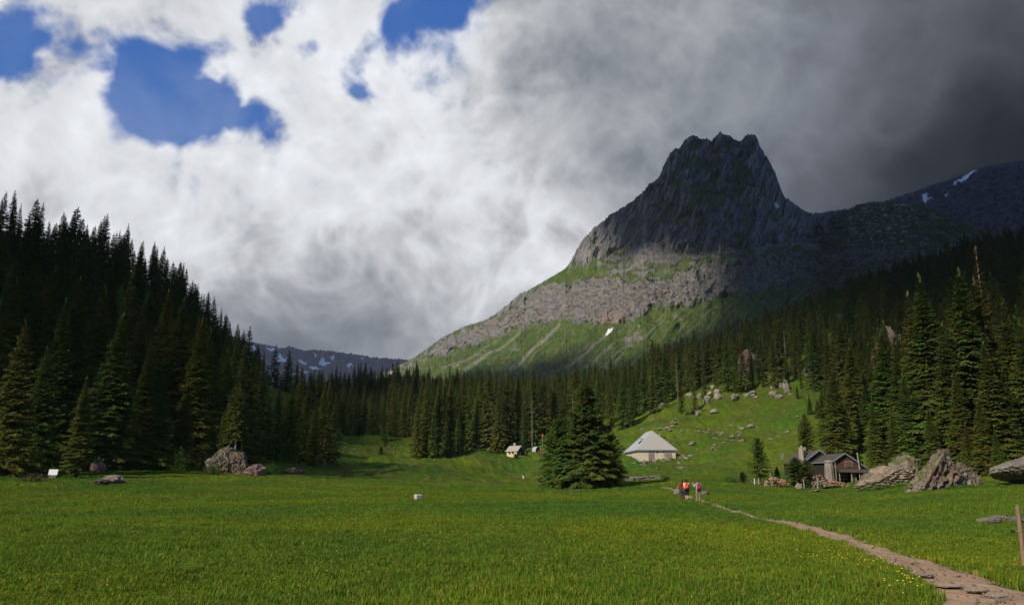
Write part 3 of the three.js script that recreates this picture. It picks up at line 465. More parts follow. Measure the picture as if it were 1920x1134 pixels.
// set trees: bearing, distance, bearing of the tip
function setTrees(list, kinds, name, label, group) {
  for (const [px, d, top, wide] of list) {
    const b = bearing(px, (top + 870) / 2), x = d * Math.sin(b.az), z = -d * Math.cos(b.az), tip = bearing(px, top), H = EYE + d * tip.tan - height(x, z);
    if (H < 1) continue;
    plant(pick(kinds), name, label, group, x, z, H, undefined, wide ?? 1); standing.push([x, z]); named++;
  }
}
setTrees([[30, 128, 600], [75, 134, 650], [152, 124, 706, 1.15], [104, 142, 562], [215, 138, 590, 1.1], [268, 150, 640], [300, 140, 705], [345, 142, 722], [365, 150, 598, 1.1], [386, 158, 618], [330, 168, 560], [180, 162, 542], [250, 178, 565], [55, 164, 545], [8, 152, 520], [420, 175, 650], [130, 180, 520], [300, 190, 545], [230, 200, 500], [80, 195, 500], [-20, 140, 560]], nearSpruces, 'spruce', 'tall spruce at the foot of the dark forested hill, behind the meadow edge', 'spruces along the foot of the dark hill');
setTrees([[459, 165, 615], [491, 172, 662], [520, 180, 722], [546, 182, 702], [575, 192, 716], [606, 200, 712], [590, 187, 748], [626, 206, 738], [503, 178, 745], [440, 186, 705], [477, 196, 668], [560, 205, 690], [535, 215, 735], [616, 214, 720]], midSpruces, 'spruce', 'spruce in the dense stand beside the mossy outcrop at the hill end', 'spruces beside the mossy outcrop');
setTrees([[654, 330, 721], [667, 336, 735], [681, 336, 726], [706, 335, 728], [719, 318, 769, 1.1], [740, 335, 735], [757, 330, 735], [768, 338, 722]], midSpruces, 'spruce', 'spruce at the upper edge of the sloping clearing', 'spruces above the sloping clearing');
setTrees([[782, 255, 752], [800, 260, 712], [822, 264, 705, 1.1], [845, 268, 700, 1.1], [868, 270, 698, 1.1], [812, 254, 768], [836, 259, 778], [859, 264, 772], [790, 268, 718], [880, 280, 712], [893, 276, 745]], midSpruces, 'spruce', 'spruce in the compact stand where the meadow begins to rise', 'spruces where the meadow rises');
setTrees([[902, 305, 700, 1.1], [917, 302, 690, 1.1], [936, 298, 722], [952, 308, 690, 1.1], [971, 312, 702, 1.1], [984, 300, 752], [1001, 314, 692, 1.1], [1021, 316, 700], [1040, 322, 705], [1060, 322, 722], [1081, 332, 677, 1.15], [1124, 322, 694, 1.1], [1145, 312, 714], [1169, 304, 699, 1.2], [1186, 304, 742]], midSpruces, 'spruce', 'tall spruce in the forest edge behind the small hut and the broad fir', 'spruces behind the small hut');
setTrees([[1226, 318, 687, 1.1], [1250, 338, 700], [1279, 303, 703, 1.2], [1304, 316, 714], [1324, 330, 682], [1345, 345, 690], [1368, 345, 626, 1.1], [1397, 346, 640, 1.1], [1415, 352, 660], [1456, 338, 628, 1.1], [1480, 350, 660], [1508, 330, 700], [1532, 312, 698, 1.1], [1552, 280, 719], [1435, 350, 680], [1382, 340, 690]], midSpruces, 'spruce', 'spruce rooted among the pale rocks along the top of the rocky pasture', 'spruces along the top of the rocky pasture');
setTrees([[1744, 140, 517, 1.3], [1820, 134, 507, 1.25], [1848, 142, 524, 1.33], [1720, 150, 549, 1.15], [1906, 140, 560, 1.21], [1662, 160, 617, 1.27], [1692, 152, 640, 1.27], [1603, 186, 650, 1.18], [1568, 168, 692, 1.33], [1546, 192, 722, 1.21], [1625, 176, 722, 1.30], [1782, 130, 604, 1.27], [1770, 136, 692, 1.15], [1800, 126, 684, 1.15], [1862, 126, 640, 1.27], [1892, 126, 690, 1.27], [1842, 120, 742, 1.27], [1702, 138, 702, 1.27], [1640, 152, 748, 1.15], [1590, 172, 764, 1.15], [1676, 138, 772, 1.21], [1746, 126, 762, 1.21], [1930, 130, 600, 1.15], [1815, 122, 790, 1.30], [1870, 118, 800, 1.15], [1522, 262, 738, 1.3], [1537, 240, 748, 1.3], [1500, 300, 720, 1.2], [1578, 214, 742, 1.4], [1560, 236, 716, 1.3], [1610, 200, 700, 1.3]], nearSpruces, 'spruce', 'big sunlit spruce in the stand behind the boulders and the cabin', 'big spruces behind the boulders');
{ const one = (kind, name, label, px, d, H, tone, wide) => { const a = azOf(px), x = d * Math.sin(a), z = -d * Math.cos(a); standing.push([x, z]); named++; return plant(kind, name, label, undefined, x, z, H, tone, wide); };
  one(broadFir, 'broad_fir', 'huge broad bushy fir standing alone in the middle of the meadow', 1100, 119, 15.3, needleTones[2], 0.93).rotation.y = 1;
  one(bushyFir, 'bushy_fir', 'lower bushy fir merged with the left flank of the huge lone fir', 1050, 121, 10.4, needleTones[4], 0.86);
  one(bushyFir, 'bushy_fir', 'lower bushy fir merged with the right flank of the huge lone fir', 1138, 120, 9.0, needleTones[1], 0.72);
  one(airyPine, 'young_pine', 'slender young pine with airy crown near the firewood pile', 1422, 139, 7.8, needleTones[4], 1.15);
  one(youngFir, 'young_fir', 'dense young fir hiding the left end of the cabin', 1490, 144, 4.9, needleTones[2], 1.25);
  one(youngFir, 'young_fir', 'small young fir leaning on the denser one beside the cabin', 1510, 147, 4.4, needleTones[0], 1.0);
  one(youngFir, 'young_fir', 'tiny fir between the young pine and the cabin', 1455, 142, 3.2, needleTones[4], 0.6);
  one(youngFir, 'young_fir', 'single small fir on the slope left above the cabin roof', 1514, 175, 10.5, needleTones[0], 0.62);
  one(youngFir, 'young_fir', 'little dark fir standing alone in the sloping clearing', 722, 292, 5.2, needleTones[0], 0.5);
  one(youngFir, 'young_fir', 'tiny round fir low in the sloping clearing', 714, 262, 2.6, needleTones[2], 1.1);
  one(youngFir, 'dwarf_pine', 'low dark bush in front of the small hut wall', 967, 268, 2.0, needleTones[0], 1.5);
  one(youngFir, 'dwarf_pine', 'low dark bush at the right corner of the small hut', 988, 270, 2.0, needleTones[0], 0.8);
  one(youngFir, 'dwarf_pine', 'low dark bush at the end of the old fence', 1390, 137, 2.0, needleTones[2], 1.4);
  one(thinSpruce, 'thin_spruce', 'thin brownish half-bare spruce rising behind the big sunlit spruces', 1880, 158, 33, needles(0.085, 0.062, 0.024), 1);
  for (const [px, d, H] of [[428, 139, 13], [440, 138, 14], [452, 140, 11.5], [416, 141, 10]]) tag(one(bareStem, 'bare_stemmed_spruce', 'x', px, d, H, undefined, 1), 'slim spruce with bare pale stem on top of the mossy outcrop', 'tree', 'bare-stemmed spruces on the outcrop');
}
// open ground: clearing, huts, outcrops
for (const [px, d, r] of [[700, 300, 26], [690, 270, 24], [730, 280, 18], [760, 275, 12], [660, 250, 12], [530, 330, 20], [545, 350, 12], [1213, 228, 22], [960, 290, 22], [1010, 292, 14], [1030, 305, 8], [1260, 285, 22], [1310, 290, 26], [1690, 300, 10], [1415, 330, 8], [1350, 345, 7], [1465, 345, 8]]) keep(px, d, r);
// the forests: scattered inside plots (bearing range, distance range)
const scattered = [];
function scatter(plot, spacing, hLow, hHigh, tries, seed, label, group) {
  const rnd = mulberry(seed), xs = plot.map((p) => p[0]), ys = plot.map((p) => p[1]), x0 = Math.min(...xs), x1 = Math.max(...xs), y0 = Math.min(...ys), y1 = Math.max(...ys);
  const cells = new Map(), key = (x, z) => Math.floor(x / spacing) + ',' + Math.floor(z / spacing);
  const clash = (x, z) => { const cx = Math.floor(x / spacing), cz = Math.floor(z / spacing); for (let i = -1; i <= 1; i++) for (let j = -1; j <= 1; j++) for (const [a, b] of cells.get((cx + i) + ',' + (cz + j)) ?? []) if ((a - x) ** 2 + (b - z) ** 2 < spacing * spacing) return true; return false; };
  for (let n = 0; n < tries; n++) {
    const px = lerp(x0, x1, rnd()), d = Math.sqrt(lerp(y0 * y0, y1 * y1, rnd())), a = azOf(px), x = d * Math.sin(a), z = -d * Math.cos(a), h = rnd(), s = rnd(), w = rnd();
    if (!inside(plot, px, d) || clash(x, z) || isOpen(x, z) || crowded(x, z, spacing * 0.55) || noise2(x * 0.045 + 9, z * 0.045) > 0.62) continue;
    const k = key(x, z); if (!cells.has(k)) cells.set(k, []); cells.get(k).push([x, z]);
    scattered.push({ x, z, d, H: lerp(hLow * 0.8, hHigh, h) * (1 + 0.16 * noise2(x * 0.03, z * 0.03)), s, w, label: label(d), group });
  }
}
scatter([[-90, 165], [430, 185], [470, 260], [480, 420], [-90, 420]], 6.4, 14, 25, 9000, 1, (d) => d > 350 ? 'dark spruce on the skyline crest of the forested hill' : d > 260 ? 'dark spruce midway up the forested hill' : 'dark spruce low on the forested hill slope', 'spruces on the forested hill');
scatter([[520, 340], [640, 340], [760, 345], [780, 285], [900, 322], [1200, 325], [1240, 360], [1240, 560], [480, 560], [480, 400]], 6.8, 13, 20, 6000, 2, (d) => d < 380 ? 'spruce in the front rows of the valley forest below the mountain' : 'spruce deep in the valley forest below the mountain', 'spruces of the valley forest');
scatter([[1230, 355], [1420, 362], [1500, 352], [1560, 290], [1600, 205], [1660, 180], [1760, 165], [2000, 150], [2000, 900], [1480, 800], [1230, 650]], 8.2, 15, 25, 16000, 3, (d) => d < 260 ? 'spruce in the close forest behind the big sunlit spruces' : d < 400 ? 'spruce on the wooded slope just above the rocky pasture' : 'spruce high on the wooded slope under the mountain', 'spruces on the wooded slope');
scatter([[430, 420], [1230, 560], [1230, 700], [430, 700]], 8, 11, 15, 2500, 4, () => 'spruce deep in the valley forest below the mountain', 'spruces of the valley forest');
{
  scattered.sort((p, q) => q.H / q.d - p.H / p.d);
  const room = Math.max(0, 292 - named), masses = new Map();
  scattered.forEach((t, n) => {
    const kinds = t.d < 210 ? nearSpruces : t.d < 345 ? midSpruces : farSpruces, kind = kinds[Math.floor(t.s * kinds.length)];
    if (n < room) { const look = (t.H > 21 ? 'very tall ' : t.H > 18 ? 'medium-high ' : 'shorter ') + (t.w > 0.62 ? 'broad ' : t.w < 0.35 ? 'slender ' : ''); plant(kind, 'spruce', look + t.label, t.group, t.x, t.z, t.H, undefined, lerp(0.85, 1.45, t.w)); return; }
    if (!masses.has(kind)) masses.set(kind, []); masses.get(kind).push(t);
  });
  const forest = new THREE.Group(); forest.name = 'distant_forest'; forest.userData = { kind: 'stuff', label: 'dense dark spruce forest covering the far slopes', category: 'forest' }; scene.add(forest);
  const m = new THREE.Matrix4(), q = new THREE.Quaternion(), up = new THREE.Vector3(0, 1, 0), tint = new THREE.Color();
  for (const [kind, list] of masses) for (const [name, geometry, material] of [['forest_trunks', kind.trunk, kind.bark], ['forest_foliage', kind.crown, needles(1, 1, 1)]]) {
    const im = shade(new THREE.InstancedMesh(geometry, material, list.length)); im.name = name; im.userData.kind = 'stuff';
    list.forEach((t, i) => { const k = t.H / kind.H, w = k * lerp(0.85, 1.45, t.w); m.compose(onGround(t.x, t.z, -0.2), q.setFromAxisAngle(up, t.s * 97), new THREE.Vector3(w, k, w)); im.setMatrixAt(i, m); const f = name === 'forest_foliage'; if (f) { const c = needleTones[Math.floor(t.w * 4.99)].color; im.setColorAt(i, tint.copy(c)); } });
    forest.add(im);
  }
}
// bare dead trunks among the living
function snag(label, px, d, H, group) {
  const a = azOf(px), x = d * Math.sin(a), z = -d * Math.cos(a), g = thing('dead_tree', label, 'dead tree', onGround(x, z, -0.2), rndTree() * 6, group), rnd = mulberry(px);
  mesh('trunk', trunkGeometry(H, 0.17, [0.01, 0], 6), barkGrey, g);
  const arms = []; for (let k = 0; k < 26; k++) { const t = 0.3 + 0.66 * k / 26, l = 0.5 + 1.4 * rnd() * (1.1 - t), c = new THREE.CylinderGeometry(0.012, 0.035, l, 4); c.translate(0, l / 2, 0); c.rotateZ(1.4 + 0.5 * (rnd() - 0.5)); c.rotateY(rnd() * 6.28); c.translate(0, t * H, 0); arms.push(c); }
  const b = mesh('branches', mergeGeometries(arms), barkGrey, g); b.userData.kind = 'stuff';
}
snag('grey dead spruce trunk near the skyline of the forested hill', 288, 360, 20);
snag('pale dead trunk at the upper corner of the forested hill', 25, 372, 19, 'pale dead trunks on the hill corner'); snag('pale dead trunk at the upper corner of the forested hill', 12, 374, 21, 'pale dead trunks on the hill corner');
snag('grey dead trunk in the forest behind the small hut', 998, 300, 20); snag('grey dead trunk beside the huge lone fir', 1076, 285, 20);
snag('grey dead trunk at the rim of the wooded slope', 1276, 350, 17); snag('dead trunk between spruces above the rocky pasture', 1487, 360, 22);

// ---------------------------------------------------------------- rocks and boulders
const rockBump = noiseTexture(256, (u, v) => { const k = 0.5 + 0.9 * tiling(u, v, 12, 5); return [k, k, k]; });
const rockMaterial = new THREE.MeshPhysicalMaterial({ vertexColors: true, roughness: 0.95, specularIntensity: 0.2, bumpMap: rockBump, bumpScale: 0.06 });
function rockGeometry(seed, detail, { facets = 9, rough = 0.10, layers = 0, tone = [0.36, 0.33, 0.28], red = 0, moss = 0, lichen = 0.12, squash = 0.7, planes = [], slopeMoss } = {}) {
  const rnd = mulberry(seed), g = mergeVertices(new THREE.IcosahedronGeometry(1, detail).deleteAttribute('normal').deleteAttribute('uv'));
  const cuts = Array.from({ length: facets }, () => { const n = new THREE.Vector3(rnd() - 0.5, rnd() * 0.9 - 0.3, rnd() - 0.5).normalize(); return [n, 0.62 + 0.36 * rnd()]; }); cuts.push(...planes);
  const p = g.attributes.position, v = new THREE.Vector3(), c = new Float32Array(p.count * 3), uv = new Float32Array(p.count * 2), o = seed * 3.7;
  for (let i = 0; i < p.count; i++) {
    v.fromBufferAttribute(p, i); const dir = v.clone();
    for (const [n, h] of cuts) { const k = v.dot(n); if (k > h) v.addScaledVector(n, h - k); }
    v.addScaledVector(dir, fbm3(dir.x * 1.6 + o, dir.y * 1.6, dir.z * 1.6, 3) * (planes.length ? 0.12 : 0.24) + (0.5 - Math.abs(fbm3(dir.x * 4 + o, dir.y * 4, dir.z * 4, 3)) * 2) * rough);
    if (layers) { const t = (v.y + v.x * 0.35 + fbm3(v.x * 1.3, v.y, v.z * 1.3 + o, 2) * 0.25) * layers, q = t - Math.floor(t); const f = 1 + (ss(0.1, 0.45, q) * ss(1, 0.7, q) - 0.5) * 0.13; v.x *= f; v.z *= f; }
    v.y *= squash; p.setXYZ(i, v.x, v.y, v.z); uv[i * 2] = v.x * 0.9 + v.z * 0.4; uv[i * 2 + 1] = v.y * 0.9 + v.z * 0.5;
  }
  g.setAttribute('uv', new THREE.BufferAttribute(uv, 2)); g.computeVertexNormals();
  for (let i = 0; i < p.count; i++) {
    v.fromBufferAttribute(p, i); const n = g.attributes.normal.getY(i);
    const f = fbm3(v.x * 2.4 + o, v.y * 3.5, v.z * 2.4, 4), l = 1 + f * 0.7 + noise3(v.x * 9, v.y * 9 + o, v.z * 9) * 0.14, rd = red * ss(-0.1, 0.35, fbm3(v.x * 1.4, v.y * 1.4 + o, v.z * 1.4, 3) + 0.1), li = lichen * ss(0.2, 0.4, noise3(v.x * 5 + o, v.y * 5, v.z * 5)), side = slopeMoss ? ss(0.2, 0.6, g.attributes.normal.getX(i) * slopeMoss[0] + n * slopeMoss[1]) : 0, mo = clamp(moss * ss(0.0, 0.3, fbm3(v.x * 2.2, v.y * 2.2, v.z * 2.2 + o, 4) + n * 0.45 - 0.22) + 0.8 * side * ss(-0.2, 0.2, fbm3(v.x * 4, v.y * 4, v.z * 4, 3)), 0, 1);
    let r = tone[0] * l, gg = tone[1] * l, b = tone[2] * l;
    r = lerp(r, 0.20 * l, rd); gg = lerp(gg, 0.105 * l, rd); b = lerp(b, 0.085 * l, rd); r = lerp(r, 0.36, li); gg = lerp(gg, 0.34, li); b = lerp(b, 0.30, li);
    c[i * 3] = lerp(r, 0.085, mo); c[i * 3 + 1] = lerp(gg, 0.105, mo); c[i * 3 + 2] = lerp(b, 0.028, mo);
  }
  g.setAttribute('color', new THREE.BufferAttribute(c, 3)); return g;
}
const stoneShapes = [1, 2, 3, 4, 5, 6, 7].map((s) => rockGeometry(s, 7, { facets: 16, tone: s % 2 ? [0.34, 0.30, 0.25] : [0.25, 0.22, 0.18], moss: s % 3 ? 0.2 : 0.6 }));
function rock(name, label, px, d, w, h, depth, geometry, turn = 0, group, tilt = 0, sink = 0.25) {
  const a = azOf(px), m = mesh(name, geometry, rockMaterial, scene); m.position.copy(onGround(d * Math.sin(a), -d * Math.cos(a), h * (0.5 - sink))); m.scale.set(w / 1.8, h / 1.3, depth / 1.8); m.rotation.set(0, turn, tilt);
  return tag(m, label, 'rock', group);
}
// the big boulders by the cabin
const vec = (x, y, z) => new THREE.Vector3(x, y, z).normalize();
rock('boulder', 'huge low layered boulder just right of the cabin', 1664, 126, 9.0, 5.0, 6, rockGeometry(31, 30, { planes: [[vec(-0.62, 0.78, 0.15), 0.40], [vec(0.25, 0.95, 0.1), 0.62], [vec(0, 0.1, 1), 0.55], [vec(1, 0.3, 0.2), 0.75]], layers: 7, red: 0.35, moss: 0.25, facets: 16, rough: 0.13, tone: [0.26, 0.215, 0.17] }), 0.1, undefined, 0.1, 0.30);
rock('boulder', 'tall pointed reddish boulder with overhanging face in front of the spruces', 1757, 105, 7.6, 5.8, 6, rockGeometry(44, 34, { planes: [[vec(-0.78, 0.62, 0.05), 0.30], [vec(0.80, 0.60, 0.05), 0.36], [vec(0.12, -0.12, 1), 0.36], [vec(0, 0.55, -0.8), 0.34], [vec(0.7, -0.2, 0.7), 0.52]], red: 0.6, moss: 0.35, facets: 8, rough: 0.17, tone: [0.20, 0.175, 0.15], squash: 1.05, slopeMoss: [-0.80, 0.60, 0.12] }), 0.1, undefined, 0, 0.24);
rock('boulder', 'reddish grey boulder block leaning against the tall pointed one', 1798, 107, 4.8, 4.6, 4, rockGeometry(45, 26, { planes: [[vec(0.45, 0.88, 0), 0.42], [vec(0.1, 0, 1), 0.5], [vec(1, 0.1, 0.2), 0.6]], red: 0.7, moss: 0.4, facets: 14, rough: 0.13, tone: [0.21, 0.175, 0.15] }), 0.1, undefined, 0, 0.28);
rock('boulder', 'rough grey overhanging boulder at the far end of the spruces', 1938, 103, 8.6, 4.6, 5, rockGeometry(46, 28, { planes: [[vec(-0.5, 0.86, 0.1), 0.42], [vec(-0.45, -0.85, 0.3), 0.30], [vec(0, 0.2, 1), 0.5]], red: 0.1, moss: 0.2, facets: 14, rough: 0.12, tone: [0.19, 0.175, 0.16] }), 0, undefined, 0.05, 0.2);
rock('boulder', 'small block at the foot of the tall pointed boulder', 1722, 104, 2.0, 1.7, 1.8, rockGeometry(47, 14, { red: 0.3, facets: 14, tone: [0.22, 0.2, 0.17] }), 0.9);
rock('boulder', 'mossy flat-topped boulder behind the huge low one', 1688, 132, 5, 5.2, 4, rockGeometry(48, 16, { moss: 1.1, red: 0.1, facets: 14, tone: [0.18, 0.16, 0.14] }), 2);
// the outcrop on the other side
rock('outcrop', 'pale rubbly rock face of the mossy outcrop below bare-stemmed spruces', 420, 138, 5.6, 6.2, 5, rockGeometry(51, 34, { planes: [[vec(-0.55, 0.8, 0.1), 0.5], [vec(-0.3, 0.3, 1), 0.5], [vec(0.9, 0.2, 0.4), 0.5]], moss: 0.9, red: 0.2, rough: 0.24, facets: 22, tone: [0.25, 0.22, 0.185] }), 0.1, undefined, 0.05, 0.26);
rock('outcrop', 'reddish rock wall at the right end of the mossy outcrop', 447, 137, 4.0, 5.4, 4, rockGeometry(52, 30, { planes: [[vec(0, 0.1, 1), 0.5], [vec(0.95, 0.3, 0.1), 0.55], [vec(0, 1, 0), 0.6]], moss: 0.8, red: 0.6, rough: 0.18, facets: 18, tone: [0.24, 0.19, 0.16] }), 0.15, undefined, 0, 0.26);
rock('boulder', 'rounded red-brown boulder right of the mossy outcrop', 480, 134, 3.0, 2.2, 2.4, rockGeometry(53, 14, { red: 0.7, lichen: 0.1, tone: [0.2, 0.15, 0.13] }), 0.4);
rock('boulder', 'pair of low brown boulders before the dense spruce stand, wider one', 549, 156, 2.6, 1.3, 2, rockGeometry(54, 14, { red: 0.6, tone: [0.2, 0.16, 0.13] }), 0.9); rock('boulder', 'pair of low brown boulders before the dense spruce stand, narrower one', 562, 157, 1.5, 1.0, 1.4, rockGeometry(55, 12, { red: 0.4, tone: [0.2, 0.17, 0.14] }), 1.9);
rock('boulder', 'rounded pinkish boulder on the dark hill foot meadow edge', 217, 113, 2.6, 1.3, 2.0, rockGeometry(56, 14, { red: 0.3, facets: 14, tone: [0.24, 0.2, 0.17] }), 0.3); rock('boulder', 'dark low boulder just before the rounded pinkish one', 198, 109, 1.7, 0.9, 1.4, rockGeometry(57, 12, { tone: [0.10, 0.085, 0.075], lichen: 0 }), 1.2);
rock('boulder', 'red-brown split rock under the hill-foot spruces', 186, 134, 2.0, 2.0, 1.5, rockGeometry(58, 14, { red: 0.8, facets: 16, tone: [0.3, 0.2, 0.16] }), 0.6);
// stones lying on the meadow and on the rocky pasture
const rndStone = mulberry(909), slabMaterial = plain(0.46, 0.36, 0.28, 0.95, { bumpMap: rockBump, bumpScale: 0.02 });
const stone = (label, group, px, d, s, flat = 0.62) => rock('stone', label, px, d, s * (0.8 + 0.5 * rndStone()), s * flat * (0.7 + 0.5 * rndStone()), s * (0.7 + 0.4 * rndStone()), stoneShapes[Math.floor(rndStone() * 7)], rndStone() * 6.28, group, (rndStone() - 0.5) * 0.4, 0.2);
const spot = (px, py, guess) => { let d = guess; const b = bearing(px, py), a = b.az; for (let k = 0; k < 60; k++) { const gap = EYE + d * b.tan - height(d * Math.sin(a), -d * Math.cos(a)); const e = EYE + (d + 1) * b.tan - height((d + 1) * Math.sin(a), -(d + 1) * Math.cos(a)) - gap; const move = clamp(-gap / (Math.abs(e) < 1e-3 ? -1e-3 : e), -12, 12); d = clamp(d + move, 60, 480); if (Math.abs(gap) < 0.03) break; } return d; };
function stoneField(label, group, spots, guess, flat) { for (const [px, py, s, n = 1, sx = 0, sy = 0] of spots) for (let k = 0; k < n; k++) { const x = px + (rndStone() - 0.5) * 2 * sx, y = py + (rndStone() - 0.5) * 2 * sy; stone(label, group, x, spot(x, y, guess), s * 0.72 * (0.45 + 0.8 * rndStone()), flat); } }
stoneField('pale stone lying in the grass around the big barn', 'stones around the big barn', [[1218, 866, 1.5, 6, 14, 4], [1240, 862, 1.6, 6, 12, 5], [1212, 873, 1.4, 4, 10, 3], [1282, 873, 1.6, 4, 12, 4], [1275, 850, 1.4, 5, 8, 8], [1187, 870, 1.2, 2, 8, 2], [1290, 860, 1.2, 4, 12, 8], [1245, 880, 1.0, 3, 20, 6]], 215);
stoneField('pale stone on the rocky pasture slope behind the barn', 'stones on the rocky pasture', [[1264, 797, 1.8, 6, 9, 6], [1252, 803, 1.6, 5, 10, 5], [1240, 810, 1.8, 5, 8, 8], [1224, 786, 1.3, 3, 12, 3], [1298, 832, 2.0, 3, 4, 4], [1336, 840, 1.8, 6, 10, 4], [1304, 842, 1.4, 4, 10, 5], [1378, 822, 1.7, 4, 5, 4], [1388, 812, 1.7, 4, 6, 4], [1397, 804, 1.8, 4, 6, 3], [1413, 799, 1.8, 3, 8, 2], [1447, 838, 1.9, 1], [1365, 815, 1.2, 3, 12, 6], [1345, 862, 1.3, 4, 20, 8], [1330, 815, 1.1, 4, 25, 8], [1420, 760, 1.2, 4, 16, 6], [1476, 815, 1.2, 3, 12, 6], [1453, 870, 1.1, 3, 14, 8], [1300, 800, 1.0, 5, 30, 10], [1210, 765, 1.2, 4, 12, 8], [1190, 775, 1.2, 4, 6, 10], [1395, 868, 1.6, 1], [1500, 790, 1.0, 4, 20, 15]], 260);
stoneField('small grey stone half sunk in the turf of the rocky pasture', 'small stones in the pasture turf', [[1320, 830, 0.9, 26, 60, 30], [1420, 830, 0.8, 22, 60, 40], [1370, 790, 0.8, 20, 90, 25], [1260, 830, 0.8, 12, 30, 30]], 260);
stoneField('weathered rock of the pale outcrops between the pasture-edge spruces', 'pale outcrops along the pasture edge', [[1312, 764, 3.0, 6, 8, 8], [1330, 752, 3.6, 3, 8, 4], [1347, 730, 3.4, 6, 6, 12], [1386, 748, 3.4, 2, 5, 4], [1412, 738, 3.0, 5, 9, 7], [1405, 728, 3, 2, 4, 4], [1465, 732, 3.6, 8, 10, 14], [1478, 728, 3.8, 3, 8, 8], [1490, 735, 3.2, 3, 8, 5], [1428, 712, 3.2, 2, 6, 4], [1522, 690, 3.4, 2, 6, 3], [1306, 776, 2.4, 4, 12, 4], [1246, 752, 3.0, 1], [1210, 760, 2.4, 3, 8, 4]], 330, 1.15);
rock('cliff', 'brownish rock cliff showing between spruces on the wooded slope', 1415, 392, 11, 15, 8, rockGeometry(1415, 22, { facets: 22, red: 0.5, moss: 0.3, rough: 0.2, tone: [0.19, 0.145, 0.12] }), 0.4, undefined, 0, 0.2);
rock('cliff', 'pinkish cliff showing beside the big sunlit spruces', 1690, 318, 10, 19, 8, rockGeometry(1688, 22, { facets: 22, red: 0.5, moss: 0.2, rough: 0.2, tone: [0.26, 0.21, 0.19] }), 1.4, undefined, 0, 0.1); rock('cliff', 'orange-tinged lower block of the pinkish cliff', 1672, 312, 6, 14, 6, rockGeometry(1672, 18, { facets: 20, red: 0.9, rough: 0.2, tone: [0.26, 0.17, 0.12] }), 0.3, undefined, 0, 0.1);
stoneField('stone lying in the sloping clearing beside the forest', 'stones in the sloping clearing', [[640, 815, 1.4, 4, 12, 6], [745, 845, 1.3, 4, 10, 6], [735, 828, 1.2, 3, 15, 5], [640, 832, 1.1, 2, 4, 4], [660, 858, 1.2, 2, 6, 2], [770, 868, 1.3, 2, 8, 3], [668, 877, 1.2, 3, 10, 2], [610, 879, 1.2, 3, 10, 2]], 270);
stoneField('stone on the grassy rise near the small hut', 'stones near the small hut', [[913, 842, 1.4, 3, 8, 3], [925, 840, 1.1, 2, 5, 3], [852, 852, 1.6, 2, 2, 3], [990, 842, 1.2, 4, 8, 2], [1008, 832, 1.8, 4, 8, 4], [1022, 832, 1.4, 3, 6, 4], [820, 870, 1.0, 3, 12, 4]], 275);
stone('tall pale stone standing in the grass left of the cabin fence', undefined, 1493, 137, 1.1, 1.4); stone('flat pinkish stone in the grass before the cabin', undefined, 1526, 133, 1.5, 0.25); stone('round stone beside the two hikers walking close together', undefined, 1268, 92, 0.9, 0.9); stone('pale stone beyond the hiker in blue', undefined, 1318, 92, 0.9, 0.6);
for (const [px, d, s] of [[1838, 42, 1.0], [1852, 43.5, 0.8], [1846, 41.5, 0.5]]) stone('flat grey slab lying at the left end of the rock line in the meadow', 'slabs at the left end of the rock line', px, d, s, 0.26);
for (const [px, d, s] of [[1875, 43, 1.1], [1890, 42.5, 0.9], [1905, 43, 0.8], [1918, 43.2, 0.9], [1863, 43.8, 0.6]]) stone('flat grey slab in the rock line by the fence post', 'slabs in the rock line by the post', px, d, s, 0.26);
for (const [px, d, s] of [[1752, 15.4, 0.42], [1800, 14.2, 0.4], [1705, 16.8, 0.3], [1840, 13.4, 0.36], [1610, 22.5, 0.26]]) stone('flat pale slab of rock embedded in the dirt path', 'slabs in the dirt path', px, d, s, 0.2).material = slabMaterial;

